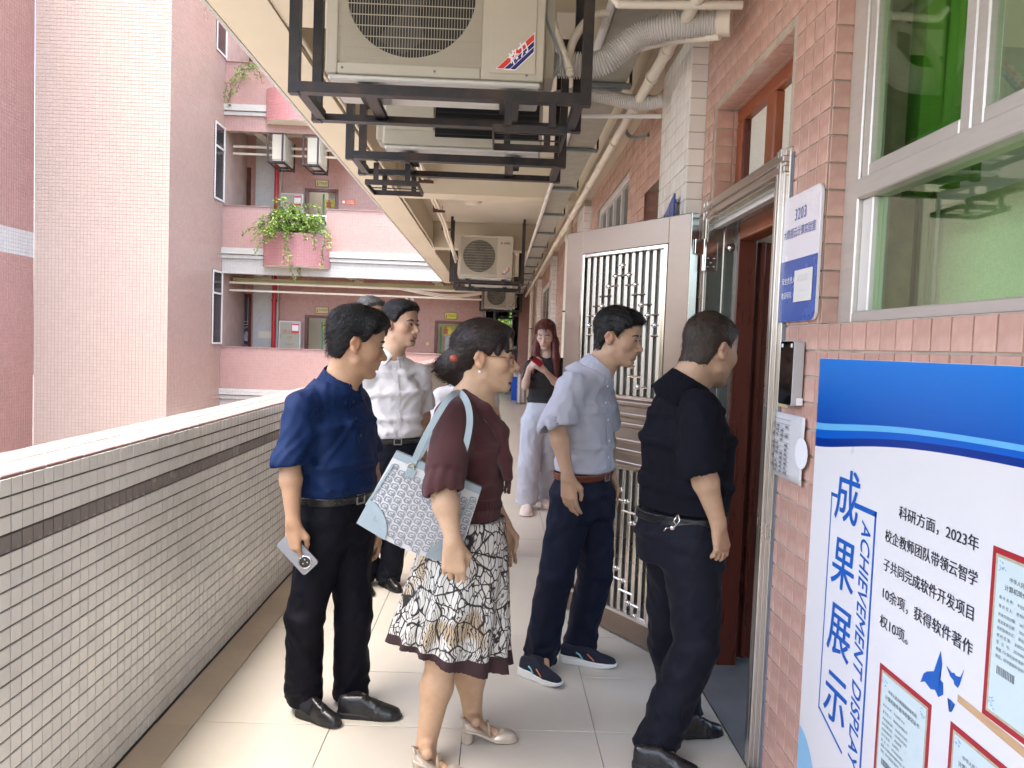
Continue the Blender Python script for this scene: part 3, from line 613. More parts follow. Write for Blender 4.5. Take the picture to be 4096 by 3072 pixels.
def make_ac():
    t=thing('air_conditioner','x','air conditioner','outdoor air conditioner units under the ceiling')
    # local frame: front faces -Y at y=0, base centre at origin
    fx,fz,fr_=-.105,.365,.268
    cs=MB().box(-.45,.03,.02,.45,.34,.70); cs.build('casing','ac_beige',t,bevel=.012,seg=2)
    fp=MB(); fp.box(-.45,0,.02,-.40,.03,.70).box(.19,0,.02,.45,.03,.70).box(-.40,0,.02,.19,.03,.065).box(-.40,0,.665,.19,.03,.70); fp.build('front_panel','ac_beige',t,bevel=.006,seg=2)
    # plate with the round fan opening
    n=48; v=[];f=[]; cx=(-.40+.19)/2
    for i in range(n):
        a=2*math.pi*i/n; c_,s_=math.cos(a),math.sin(a)
        k=min((.19-fx)/c_ if c_>1e-6 else 9,(-.40-fx)/c_ if c_<-1e-6 else 9,(.665-fz)/s_ if s_>1e-6 else 9,(.065-fz)/s_ if s_<-1e-6 else 9)
        v+=[(fx+fr_*c_,.012,fz+fr_*s_),(fx+max(k,fr_)*c_,.012,fz+max(k,fr_)*s_),(fx+fr_*.97*c_,.06,fz+fr_*.97*s_)]
    for i in range(n):
        j=(i+1)%n; f+=[(3*i,3*i+1,3*j+1,3*j),(3*i+2,3*i,3*j,3*j+2)]
    MB().add(v,f).build('fan_plate','ac_beige',t,True,auto=40)
    MB().lathe((fx,.0295,fz),-Y_,[(0,fr_*1.0),(.0005,fr_*1.0)],40).build('fan_well','ac_dark',t)
    hb=MB().lathe((fx,.028,fz),-Y_,[(0,.075),(.008,.07),(.01,.03)],20)
    for k in range(3):
        a=k*2.0944+.4; pts=[(.06,-.25),(.24,-.5),(.255,0),(.2,.45),(.06,.35)]
        hb.add([(fx+r_*math.cos(a+b),.022-.004*(b>0),fz+r_*math.sin(a+b)) for r_,b in pts],[(0,1,2,3,4)])
    hb.build('fan','ac_fan',t)
    g_=MB()
    for i in range(50): x=-.395+i*.0118; g_.box(x-.0009,-.004,.07,x+.0009,-.0014,.66)
    for i in range(14): z=.085+i*.0435; g_.box(-.40,-.0013,z-.0018,.185,.001,z+.0018)
    g_.build('grille','ac_beige',t)
    MB().box(.225,-.004,.045,.415,-.0005,.655).build('service_panel','ac_beige',t,bevel=.003)
    b=.0046
    MB().prism([(.251,.062),(.408,.216),(.408,.134),(.331,.058)],(0,-b,0),X_,Z_,-Y_,.0004).build('sticker_border','white_print',t)
    MB().prism([(.2555,.064),(.4055,.211),(.4055,.184),(.283,.064)],(0,-b-.0005,0),X_,Z_,-Y_,.0003).build('sticker_red','logo_red',t)
    MB().prism([(.287,.064),(.4055,.180),(.4055,.160),(.309,.064)],(0,-b-.0005,0),X_,Z_,-Y_,.0003).build('sticker_blue','logo_blue',t); MB().prism([(.312,.064),(.4055,.156),(.4055,.137),(.331,.062)],(0,-b-.0005,0),X_,Z_,-Y_,.0003).build('sticker_blue','logo_blue',t)
    q=math.sqrt(.5); text(t,'格力',(.342,-b-.0007,.125),(q,0,q),(-q,0,q),.05,'white_print',bold=.02,shear=.3,proud=.0003,name='logo')
    text(t,'GREE',(.345,-b,.585),X_,Z_,.042,'black_ink',bold=.02,shear=.25,proud=.0006,name='logo'); MB().lathe((.262,-b,.585),-Y_,[(0,.016),(.0006,.016)],16).build('logo_mark','logo_red',t)
    MB().box(-.44,.01,-.005,.44,.33,.019).build('base_pan','ac_white',t,bevel=.008)
    e=MB()
    for x,y,w,h in((-.3,.1,.16,.05),(.0,.2,.2,.06),(.25,.08,.12,.05),(-.1,.08,.1,.04),(.2,.24,.14,.04)): e.box(x-w/2,y-h/2,-.016,x+w/2,y+h/2,-.005)
    e.build('pan_ribs','ac_white',t,bevel=.007)
    fs=MB(); [fs.box(x-.03,.02,-.03,x+.03,.31,-.0165) for x in(-.3,.3)]; fs.build('feet','ac_dark',t)
    s_=MB()
    for x in(-.38,0,.38): s_.lathe((x,-.0,.042),-Y_,[(0,.006),(.003,.004)],8)
    s_.build('screws','galv',t)
    # back: service cover and bare coil
    MB().box(.16,.335,.10,.44,.352,.69).build('back_cover','ac_beige',t,bevel=.006)
    rb=MB(); [rb.box(x-.012,.352,.40,x+.012,.356,.62) for x in(.22,.29,.36)]; rb.box(.22,.352,.26,.36,.355,.27); rb.build('cover_ribs','ac_beige',t,bevel=.002)
    cl=MB().box(-.43,.34,.07,.155,.344,.69); cl.build('coil','coil',t)
    fn=MB(); [fn.box(-.43,.344,.085+i*.03,.155,.349,.091+i*.03) for i in range(20)]; fn.build('coil_guard','ac_dark',t)
    MB().box(.45,.08,.06,.50,.26,.42).build('valve_cover','ac_beige',t,bevel=.012,seg=2)
    return t
def make_frame(top,basket):
    t=thing('ac_hanger','x','hanging frame','black iron hangers under the ceiling')
    W2,D=.59,.43
    for y in(0,D): MB().box(-W2,y-.003,0,W2,y+.003,.042).build('rail','iron',t); MB().box(-W2,y+(.004 if y==0 else -.044),.0,W2,y+(.044 if y==0 else -.004),.006).build('rail_flange','iron',t)
    for x in(-W2+.02,W2-.02): MB().box(x-.02,.045,.001,x+.02,D-.045,.04).build('side_rail','iron',t)
    for x in(-.3,.3): MB().box(x-.025,.008,.02,x+.025,D-.008,.046).build('bearer','iron',t)
    for x in(-W2-.006,W2+.006):
        for y in(.021,D-.021): MB().box(x-.021,y-.021,-.004,x+.021,y+.021,top).build('post','iron',t)
    if basket:
        s=basket; b=MB(); bx0,bx1=(.22,.52) if s>0 else (-.52,-.22)
        for y in(.02,.32): b.box(bx0,y-.004,-.12,bx1,y+.004,-.09)
        for x in(bx0,bx1): b.box(x-.004,.02,-.118,x+.004,.32,-.092)
        for y in(.12,.22): b.box(bx0,y-.003,-.10,bx1,y+.003,-.094)
        for x in(bx0+.06,bx1-.06):
            for y in(.0,): b.box(x-.015,y-.006,-.1,x+.015,y-.0035,.03)
            b.box(x-.015,.32,-.1,x+.015,.326,.005)
        b.build('drip_basket','iron',t)
    return t
acs=[(-.30,3.20,2.575,0,1,'large beige air conditioner hanging nearest the camera, fan grille to the front','black iron hanger holding the nearest air conditioner'),
 (-.24,4.70,2.59,math.pi,-1,'beige air conditioner seen from behind with bare black coil, second along the ceiling','black iron hanger with small basket, second along the ceiling'),
 (-.25,12.68,2.60,0,-1,'beige air conditioner with round fan facing front, hung midway down the corridor','black iron hanger under the midway air conditioner'),
 (-.20,14.35,2.58,math.pi,0,'air conditioner seen from behind, hidden past the midway one','black iron hanger just past the midway air conditioner'),
 (.02,22.2,2.56,0,1,'distant air conditioner with diagonal logo, near the corridor end','distant black iron hanger near the corridor end'),
 (-.02,31.5,2.66,math.pi,0,'farthest air conditioner, against the greenery at the corridor end','farthest black iron hanger, against the greenery')]
a0=make_ac()
for i,(x,y,z,rz,bk,lab,lab2) in enumerate(acs):
    o=a0 if i==0 else copy_tree(a0); place(o,x,y,z,rz); o['label']=lab
    h=make_frame(CZ-2.53-.0-(z-2.575),bk*(1 if rz==0 else -1)); place(h,x+(.03 if rz==0 else -.03),y-.045 if rz==0 else y+.045,z-.078,rz); h['label']=lab2
for i,(x,y,z) in enumerate(((-5.95,21.45,FL+2.45),(-5.0,21.45,FL+2.40))):
    o=copy_tree(a0); place(o,x,y,z,R(90)); o['label']=['white air conditioner end-on, left one on the upper floor across the courtyard','white air conditioner end-on, right one on the upper floor across the courtyard'][i]
    h=make_frame(.78,0); place(h,x-.0,y,z-.078,R(90)); h['label']=['hanger of the left air conditioner across the courtyard','hanger of the right air conditioner across the courtyard'][i]
# ============================================================ pipes, tray, conduits
def smooth_path(pts,n=10):
    P=[np.array(p,float) for p in pts]; out=[]
    for i in range(len(P)-1):
        p0,p1,p2,p3=P[max(i-1,0)],P[i],P[i+1],P[min(i+2,len(P)-1)]
        for k in range(n):
            t=k/n; out.append(.5*((2*p1)+(-p0+p2)*t+(2*p0-5*p1+4*p2-p3)*t*t+(-p0+3*p1-3*p2+p3)*t**3))
    out.append(P[-1]); return out
def pipe(name,label,cat,pts,r,m,n=10,sm=True,fit=()):
    p=smooth_path(pts) if sm else pts
    o=MB().tube(p,r,n).build(name,m,None if fit else None,True,auto=50)
    if fit:
        t=thing(name,label,cat); o.parent=t; o.name='run'
        for c,ax,l,rr in fit: MB().lathe(np.array(c)-np.array(ax)*l/2,ax,[(0,rr),(l,rr)],12).build('coupling',m,t,True,auto=40)
        return t
    return tag(o,label,cat)
def corr(name,label,pts,r,m,pitch=.011,dia=.10):
    P=smooth_path(pts,24); L=[0]
    for a,b in zip(P,P[1:]): L.append(L[-1]+np.linalg.norm(b-a))
    n=int(L[-1]/pitch*4); ss=np.linspace(0,L[-1],n); A=np.array(P); Q=np.stack([np.interp(ss,L,A[:,k]) for k in range(3)],1)
    rr=[r*(1+dia*(1 if (k%4)<2 else -1)) for k in range(n)]
    return tag(MB().tube(list(Q),rr,14).build(name,m,None,True,auto=60),label,'conduit')
c3=lambda x,y:(1900+x/2.011,y/2.011)
pipe('water_pipe','long cream pipe with couplings running down the corridor beside the wall','pipe',[(.742,-1.5,2.9),(.742,5,2.9),(.742,21.5,2.9)],.0275,'pvc',12,False,
  fit=[((.742,y,2.9),Y_,.07,.033) for y in(3.62,4.45,5.9,7.4,9.4,11.5,14,17)]+[((.742,y,2.9),Y_,.016,.036) for y in(3.95,5.2,6.6,8.2,10.4)])
pipe('conduit_pipe','slim white conduit clipped alongside the cable tray','pipe',[(.44,-1.5,2.985),(.44,22,2.985)],.02,'pvc_white',10,False,fit=[((.44,y,2.985),Y_,.012,.026) for y in(4.9,6.4,7.7,9.3,11,13,15.5,18)])
tr=thing('cable_tray','grey metal cable tray running under the ceiling on brackets','cable tray')
B(.47,-2,3.0,.67,22,3.09).build('trough','tray',tr,bevel=.003); 
for k in range(16):
    y=1.5+k*1.42; B(.45,y,2.972,.70,y+.04,2.998).build('bracket','galv',tr,bevel=.004); MB().box(.69,y+.01,2.99,.705,y+.025,CZ).build('rod','iron',tr)
for i,(x,z,r_) in enumerate(((-.885,3.30,.021),(-.845,3.305,.021),(-.865,3.34,.019))):
    pipe('refrigerant_line',['cream insulated pipe, left of the three under the ceiling','cream insulated pipe, right of the three under the ceiling','cream insulated pipe, top of the three under the ceiling'][i],'pipe',[(x+.25,4.9,2.95),(x+.05,5.2,3.15),(x,5.7,z),(x+.005,7.5,z-.01),(x-.003,9.5,z+.008),(x,11.4,z),(x+.02,12.2,z-.12),(x+.12,12.75,2.95-.05*i)],r_,'pvc',8)
for i,y in enumerate((6.45,8.45,10.3,11.9)):
    b=thing('pipe_bracket',['rusty slotted bracket nearest, holding the cream pipes','second rusty slotted bracket under the cream pipes','third rusty slotted bracket under the cream pipes','farthest rusty slotted bracket under the cream pipes'][i],'bracket','rusty brackets under the ceiling')
    zt_=CZ if i!=1 else 3.16
    MB().box(-.93,y,3.255,-.925,y+.04,CZ).build('upright','rust',b); MB().prism([(0,0),(.16,0),(.16,.02),(.06,.03),(.0,.1)],(-.925,y,3.255),X_,Z_,Y_,.005).build('arm','rust',b); MB().box(-.925,y,3.25,-.765,y+.035,3.256).build('foot','rust',b)
pipe('beam_conduit','thin cream conduit clipped along the inner edge of the ceiling edge beam','conduit',[(-1.165,1.5,3.55),(-1.165,3.2,3.45),(-1.165,3.75,3.22),(-1.172,4.6,3.19),(-1.17,7,3.185),(-1.172,10,3.19),(-1.17,13,3.185),(-1.12,13.3,3.0)],.014,'pvc',8)
corr('corrugated_duct','thick white corrugated hose from the nearest air conditioner to the wall',[at(*c3(640,520),3.42),at(*c3(900,525),3.4),at(*c3(1050,490),3.38),at(*c3(1180,390),3.36),at(*c3(1350,275),3.34),at(*c3(1560,215),3.3),at(*c3(1800,190),3.28),at(*c3(1960,180),3.26)],.052,'pvc_white')
tag(MB().tube([at(*c3(1950,180),3.26),at(*c3(2060,172),3.24)],.06,14).build('wall_sleeve','pvc',None,True,auto=40),'cream sleeve where the thick corrugated hose enters the pink wall','pipe sleeve')
corr('corrugated_duct','thinner white corrugated hose sagging towards the white tiled pilaster',[at(*c3(640,790),4.5),at(*c3(880,750),4.45),at(*c3(1050,775),4.4),at(*c3(1230,815),4.35),at(*c3(1400,825),4.3),at(*c3(1510,808),4.28)],.038,'pvc_white')
corr('flexible_hose','narrow ribbed hose looping down beside the nearest air conditioner',[at(*c3(595,20),3.3),at(*c3(640,220),3.3),at(*c3(700,400),3.3),at(*c3(755,540),3.3),at(*c3(765,585),3.31),at(*c3(750,500),3.34),at(*c3(790,330),3.38),at(*c3(880,190),3.4),at(*c3(980,120),3.4),at(*c3(1080,108),3.4)],.017,'pvc',pitch=.008)
pipe('cable','thin grey cable looping beside the nearest air conditioner','cable',[at(*c3(545,0),3.28),at(*c3(590,200),3.28),at(*c3(665,390),3.28),at(*c3(690,500),3.28),at(*c3(640,600),3.3)],.007,'cable_grey',6)
pipe('short_pipe','short cream pipe crossing level under the ceiling at the top of the view','pipe',[at(*c3(1090,-60),3.1),at(*c3(1150,20),3.1),at(*c3(1250,36),3.1),at(*c3(2150,42),3.08)],.0165,'pvc',10)
pipe('short_pipe','cream pipe entering the wall just under the thick corrugated hose','pipe',[at(*c3(1200,420),3.7),at(*c3(1600,330),3.4),at(*c3(1970,295),3.25)],.016,'pvc',8)
pipe('short_pipe','thin white pipe crossing level below the corrugated hoses to the pilaster','pipe',[at(*c3(820,905),4.4),at(*c3(870,932),4.4),at(*c3(1500,935),4.3)],.013,'pvc_white',8)
pipe('steel_hook','bent grey steel bracket sticking out of the pink wall above the door','bracket',[at(*c3(1210,1030),5.3),at(*c3(1230,1085),5.3),at(*c3(1290,1105),5.2),at(*c3(1395,1085),5.0)],.012,'galv',6)
for i,(y,r_) in enumerate(((9.7,.043),(19.9,.055))):
    d=thing('downpipe',['cream downpipe behind the open steel door','cream downpipe far down the corridor beyond the girl'][i],'pipe','cream downpipes on the right wall')
    MB().tube([(.855,y,0),(.855,y,3.3)],r_,14).build('pipe_run','pvc',d,True,auto=50); MB().tube([(.855,y,2.85),(.855,y,3.0)],r_*1.25,14).build('collar','pvc',d,True,auto=50); MB().tube([(.855,y,1.95),(.855,y,1.97)],r_*1.12,14).build('clamp','iron',d,True,auto=50)
tag(MB().lathe((-.45,11.3,CZ),-Z_,[(0,.16),(.03,.155),(.07,.11),(.085,.0)],20).build('ceiling_lamp','paint_white',None,True),'round white ceiling lamp in front of the midway air conditioner','lamp')
# ============================================================ window in the right wall further along
w2=thing('window','white framed classroom window above the open steel door','window')
MB().box(1.02,6.1,2.88,1.07,8,2.95).box(1.02,6.1,1.6,1.07,8,1.66).box(1.02,6.1,1.66,1.07,6.16,2.88).box(1.02,7.94,1.66,1.07,8,2.88).box(1.02,6.16,2.4,1.07,7.94,2.46).build('frame','alu_white',w2)
mu=MB(); [mu.box(1.025,y,1.66,1.065,y+.045,2.88) for y in(6.6,7.06,7.5)]; mu.build('mullions','alu_white',w2)
B(1.05,6.16,1.66,1.055,7.94,2.88).build('pane','window_dark',w2)
w3=thing('window','grey framed classroom window far down the corridor between pilasters','window')
MB().box(.985,14.6,.95,.999,17.4,1.05).box(.985,14.6,2.7,.999,17.4,2.8).box(.985,14.6,1.05,.999,14.7,2.7).box(.985,17.3,1.05,.999,17.4,2.7).box(.985,15.9,1.05,.999,16.0,2.7).build('frame','alu_white',w3); B(.988,14.7,1.05,.996,17.3,2.7).build('pane','window_dark',w3)
# ============================================================ things on the far block
pm('sign_gold',(.50,.44,.20),.4,var=.1); pm('sign_yellow',(.62,.55,.03),.4); pm('cabinet',(.36,.35,.27),.4,var=.04); pm('cabinet_frame',(.62,.62,.60),.4); pm('poster_red',(.55,.03,.03),.5); pm('text_red',(.42,.12,.07),.5); pm('pipe_green',(.42,.43,.22),.5,var=.15,vscale=3); pm('notice_orange',(.65,.13,.04),.5); pm('toilet_green',(.10,.30,.14),.5); pm('lamp_glass',(.8,.8,.76),.2)
def fsign(x0,x1,z0,z1,m,lab,s,tm='black_ink'):
    t=thing('toilet_sign',lab,'sign'); B(x0,BY-.03,z0,x1,BY-.01,z1).build('plate',m,t); y=BY-.031
    fr=MB().box(x0-.012,BY-.034,z0-.012,x0,BY-.006,z1+.012).box(x1,BY-.034,z0-.012,x1+.012,BY-.006,z1+.012).box(x0,BY-.034,z1,x1,BY-.006,z1+.012).box(x0,BY-.034,z0-.012,x1,BY-.006,z0); fr.build('border','black_frame',t)
    text(t,s,((x0+x1)/2+.045,y,(z0+z1)/2),X_,Z_,.085,tm,sx=.95,bold=.01,proud=.001)
    c=(x0+.05,z0+.5*(z1-z0)); f_=MB().lathe((c[0],y,c[1]+.05),-Y_,[(0,.016),(.002,.016)],10).prism([(-.032,-.045),(.032,-.045),(.012,.03),(-.012,.03)],(c[0],y,c[1]),X_,Z_,-Y_,.002); f_.box(c[0]-.014,y-.002,c[1]-.07,c[0]+.014,y,c[1]-.046); f_.build('figure','text_red',t)
fsign(-5.46,-5.093,2.261,2.435,'sign_gold','framed gold TOILET sign over the left doorway across the courtyard','TOILET')
fsign(-1.61,-1.254,2.24,2.415,'sign_yellow','bright yellow TOILET sign over the right doorway across the courtyard','TOILET')
fsign(-5.544,-5.18,5.995,6.175,'sign_gold','framed TOILET sign on the upper floor across the courtyard','TOILET')
for x0,x1,z0,z1,lab in((-1.729,-1.1,1.758,2.026,'yellow women washroom board inside the right toilet doorway'),(-5.30,-4.9,1.72,2.02,'yellow washroom board inside the left toilet doorway'),(-5.35,-4.9,FL+1.62,FL+1.84,'yellow washroom board inside the upper floor toilet doorway')):
    t=thing('washroom_board',lab,'sign'); yb=BY+.32; B(x0,yb,z0,x1,yb+.02,z1).build('plate','sign_yellow',t)
    c=(x0+.13,(z0+z1)/2); MB().lathe((c[0],yb,c[1]+.085),-Y_,[(0,.03),(.003,.03)],12).prism([(-.10,.0),(-.06,.055),(.06,.055),(.10,.0),(.06,.01),(.075,-.12),(-.075,-.12),(-.06,.01)],(c[0],yb,c[1]),X_,Z_,-Y_,.003).build('figure','text_red',t)
    text(t,'女洗',(x0+.42,yb,c[1]+.05),X_,Z_,.13,'toilet_green',bold=.01,proud=.002); text(t,'Female',(x0+.43,yb,c[1]-.085),X_,Z_,.085,'toilet_green',proud=.002)
for a,z,lab in((-1.9,0,'pale tiled partition inside the right toilet doorway'),(-5.5,0,'pale tiled partition inside the left toilet doorway'),(-5.55,FL,'pale partition inside the upper floor toilet doorway')):
    t=thing('partition',lab,'partition'); B(a+.3,BY+.36,z,a+1.6,BY+.4,z+2.1).build('panel','paint_white',t); tiles(t,(a+.3,BY+.36,z+.2),X_,Z_,5,7,.25,.25,.006,.004,'white_tile_far',limit=40); B(a+.14,BY+.30,z+.9,a+.19,BY+.34,z+2.0).build('green_edge','toilet_green',t)
def cabinet(x0,x1,z0,z1,z,lab):
    t=thing('hydrant_cabinet',lab,'cabinet'); B(x0,BY-.2,z0,x1,BY-.0,z1).build('frame','cabinet_frame',t,bevel=.01); B(x0+.035,BY-.206,z0+.03,x1-.035,BY-.199,z1-.035).build('door','cabinet',t); xc=(x0+x1)/2
    y=BY-.2065
    text(t,'消火栓',(xc,y,z1-.33),X_,Z_,.15,'text_red',proud=.001,bold=.006); text(t,'火警',(xc,y,z1-.49),X_,Z_,.075,'text_red',proud=.001); text(t,'119',(xc,y,z1-.57),X_,Z_,.055,'text_red',proud=.001); text(t,'有限公司',(xc,y,z1-.70),X_,Z_,.06,'text_red',proud=.001)
    p=B(x1-.26,y-.003,z1-.36,x1-.05,y,z1-.06).build('notice_paper','white_print',t); q=MB().box(x1-.26,y-.005,z1-.36,x1-.05,y-.0035,z1-.29).box(x1-.245,y-.005,z1-.12,x1-.06,y-.0035,z1-.075).box(x1-.262,y-.005,z1-.29,x1-.25,y-.0035,z1-.06).box(x1-.06,y-.005,z1-.29,x1-.048,y-.0035,z1-.06).build('print','poster_red',p)
    B(x0+.04,y-.01,z1-.5,x0+.07,y,z1-.40).build('latch','galv',t)
cabinet(-6.50,-5.85,.45,1.99,0,'beige fire hydrant cabinet with red characters across the courtyard'); cabinet(-6.52,-5.87,FL+.4,FL+1.90,FL,'fire hydrant cabinet half hidden by the vines on the upper floor')
rp_=thing('fire_main','tall red fire pipe rising past both floors across the courtyard','pipe'); MB().tube([(-6.63,BY-.25,-.2),(-6.63,BY-.25,11)],.065,14).build('pipe_run','red_paint',rp_,True,auto=50)
for z in(.6,2.55,4.4,6.4): MB().tube([(-6.63,BY-.25,z),(-6.63,BY-.25,z+.05)],.09,14).build('flange','red_paint',rp_,True,auto=50)
tag(B(-7.1,BY-.172,1.458,-6.72,BY-.168,1.655).build('blank_notice','paint_cream'),'blank cream notice on the white pillar across the courtyard','notice')
no=thing('no_smoking_notice','small orange notice on the upper floor wall across the courtyard','notice'); B(-4.779,BY-.02,5.503,-4.368,BY-.008,5.64).build('plate','notice_orange',no); text(no,'公共场所',(-4.52,BY-.02,5.60),X_,Z_,.055,'white_print',proud=.001); text(no,'禁止吸烟',(-4.52,BY-.02,5.54),X_,Z_,.055,'white_print',proud=.001); MB().lathe((-4.71,BY-.02,5.57),-Y_,[(0,.045),(.002,.045)],16).build('symbol','white_print',no)
el=thing('emergency_light','twin headed emergency light on the pink wall across the courtyard','lamp'); B(-2.82,BY-.09,2.56,-2.53,BY,2.70).build('case','cabinet_frame',el,bevel=.01)
for x in(-2.76,-2.59): MB().lathe((x,BY-.06,2.76),-Y_,[(-.03,.03),(.02,.055),(.05,.058),(.052,.04)],16).build('lamp_head','lamp_glass',el,True,auto=40)
tag(B(-2.15,BY-.02,1.42,-2.05,BY,1.515).build('wall_switch','brass_plate',bevel=.004),'small yellowed switch on the pink wall left of the right toilet door','switch')
for i,(z,y,r_) in enumerate(((2.99,21.6,.038),(2.77,21.6,.03))): pipe('corridor_pipe',['upper of two cream pipes across the far block corridor','lower of two cream pipes across the far block corridor'][i],'pipe',[(-7.7,y,z),(-.5,y,z)],r_,'pvc',8,False)
ft=thing('far_cable_tray','yellow green cable trunking across the far block corridor','cable tray'); B(-7.7,21.85,3.03,-.5,22.05,3.14).build('trough','pipe_green',ft); [MB().box(x,21.9,3.14,x+.02,21.95,3.57).build('rod','iron',ft) for x in(-6.5,-4.2,-1.9)]
for i,(z,y,r_) in enumerate(((FL+2.95,21.7,.04),(FL+2.75,21.7,.035))): pipe('corridor_pipe',['upper cream pipe on the upper floor across the courtyard','lower cream pipe on the upper floor across the courtyard'][i],'pipe',[(-7.7,y,z),(-1,y,z)],r_,'pvc',8,False)
for i in range(3): pipe('slack_cable',['top slack cable under the far corridor ceiling','middle slack cable under the far corridor ceiling','bottom slack cable under the far corridor ceiling'][i],'cable',[(-2.9,21.55,2.98),(-2.2,21.5,2.93-.03*i),(-1.4,21.5,2.86-.04*i),(-.5,21.5,2.95-.02*i)],.012,'pvc',6)
# curved planters with railing and vines
def planter(k,lab):
    z=FL*k; t=thing('balcony_planter',lab,'planter'); a,b=-6.46,-4.64; xc,hw=(a+b)/2,(b-a)/2; n=22; dep=.55
    pts=[(xc-hw*math.cos(math.pi*i/n),FY+.02-dep*math.sin(math.pi*i/n)) for i in range(n+1)]
    zt_,zb=z+.455,z-.415
    v=[(x,y,zz) for x,y in pts for zz in(zb,zt_)]; f=[(2*i,2*i+2,2*i+3,2*i+1) for i in range(n)]; f+=[tuple(2*i for i in range(n+1)),tuple(2*i+1 for i in range(n,-1,-1))]
    MB().add([(x*1,y+.006,zz) for x,y,zz in v],f).build('shell','grout_pink',t); 
    MB().add([(x,y+.01,zb-.012-.0*zz) if j==0 else (x,y+.01,zb-.002) for x,y in pts for j,zz in enumerate((0,1))],f).build('underside','paint_white',t)
    # tiles wrapped round the curve
    m=40; ang=[math.pi*i/m for i in range(m+1)]; tv,tf=[],[]
    for i in range(m):
        p0=np.array((xc-hw*math.cos(ang[i]),FY+.02-dep*math.sin(ang[i]),0)); p1=np.array((xc-hw*math.cos(ang[i+1]),FY+.02-dep*math.sin(ang[i+1]),0)); d=p1-p0; L_=np.linalg.norm(d); d/=L_; nn=np.array((d[1],-d[0],0))
        for j in range(11):
            q0,q1=zb+.003+j*.079,zb+.003+(j+1)*.079-.006; k_=len(tv)
            for u,w,e in((.003,q0,0),(L_-.003,q0,0),(L_-.003,q1,0),(.003,q1,0),(.005,q0+.002,.005),(L_-.005,q0+.002,.005),(L_-.005,q1-.002,.005),(.005,q1-.002,.005)): tv.append(p0+d*u+nn*e+Z_*w)
            tf+=[(k_+4,k_+5,k_+6,k_+7)]+[(k_+i2,k_+(i2+1)%4,k_+4+(i2+1)%4,k_+4+i2) for i2 in range(4)]
    o=MB().add(tv,tf).build('tiling','rose_tile',t); o['kind']='stuff'
    B(a+.16,FY+.0,z+.0,b-.14,FY+.03,zt_+.0).build('back','grout_pink',t)
    rl=thing('balcony_railing',lab.replace('pink tiled planter','white railing bars over the pink planter'),'railing')
    for zz in(.58,.82,1.02): MB().tube([(-6.30,FY+.1,z+zz),(-4.78,FY+.1,z+zz)],.02,8).build('bar','alu_white',rl,True,auto=50)
    for x in(-6.27,-4.81): MB().tube([(x,FY+.1,z),(x,FY+.1,z+1.05)],.022,8).build('post','alu_white',rl,True,auto=50)
planter(1,'curved pink tiled planter one floor up across the courtyard'); planter(2,'curved pink tiled planter two floors up across the courtyard')
pm('leaf',(.10,.19,.028),.45,ovar=.35,var=.25,vscale=3,spec=.4); pm('leaf_young',(.20,.32,.04),.45,ovar=.3,spec=.4); pm('stem',(.12,.09,.04),.8)
def leaf_geo(v,f,p,d,up,l,w):
    d=d/np.linalg.norm(d); s=np.cross(d,up); s/=np.linalg.norm(s)+1e-9; n_=np.cross(s,d); k=len(v)
    v+= [tuple(p),tuple(p+d*l*.45+s*w+n_*l*.08),tuple(p+d*l),tuple(p+d*l*.45-s*w+n_*l*.08),tuple(p+d*l*.5-n_*l*.06)]; f+= [(k,k+1,k+4),(k+1,k+2,k+4),(k+2,k+3,k+4),(k+3,k,k+4)]
nr=np.random.default_rng(5)
def vine(name,lab,roots,nst,spread,leafl,density,fall):
    t=thing(name,lab,'plant'); st=MB(); A=([],[]); Bq=([],[])
    for s in range(nst):
        p=np.array(roots(s),float); d=np.array((nr.normal(0,spread),-abs(nr.normal(.35,.25)),nr.uniform(.3,1.2))); d/=np.linalg.norm(d); path=[p.copy()]; L=nr.uniform(.5,1.0)*(fall() if callable(fall) else fall); steps=int(L/.05)
        for q in range(steps):
            d=d+np.array((nr.normal(0,.16),nr.normal(0,.14),-.13+nr.normal(0,.08))); d/=np.linalg.norm(d); p=p+d*.05; path.append(p.copy())
            for _ in range(density):
                ld_=nr.normal(0,1,3); ld_[2]-=.3; tgt=A if nr.random()<.72 else Bq; leaf_geo(*tgt,p+nr.normal(0,.025,3),ld_,np.array((nr.normal(0,.4),nr.normal(-.4,.4),1)),leafl*nr.uniform(.6,1.2),leafl*nr.uniform(.22,.34))
        if len(path)>2: st.tube(path,[.006]*len(path),4,False)
    st.build('stems','stem',t); MB().add(*A).build('foliage','leaf',t)['kind']='stuff'; MB().add(*Bq).build('young_foliage','leaf_young',t)['kind']='stuff'
vine('trailing_plant','bushy green trailing plant spilling over the planter one floor up',lambda s:(nr.uniform(-6.25,-4.9),FY-nr.uniform(0,.35),FL+.45+nr.uniform(0,.45)),95,1.0,.08,3,(lambda:nr.choice([.7,1.0,1.3,2.1],p=[.35,.3,.2,.15])))
vine('trailing_plant','sparse green vine trailing from the planter two floors up',lambda s:(nr.uniform(-6.9,-6.2),FY-nr.uniform(.1,.4),2*FL+nr.uniform(.5,1.1)),9,.4,.08,2,1.6)
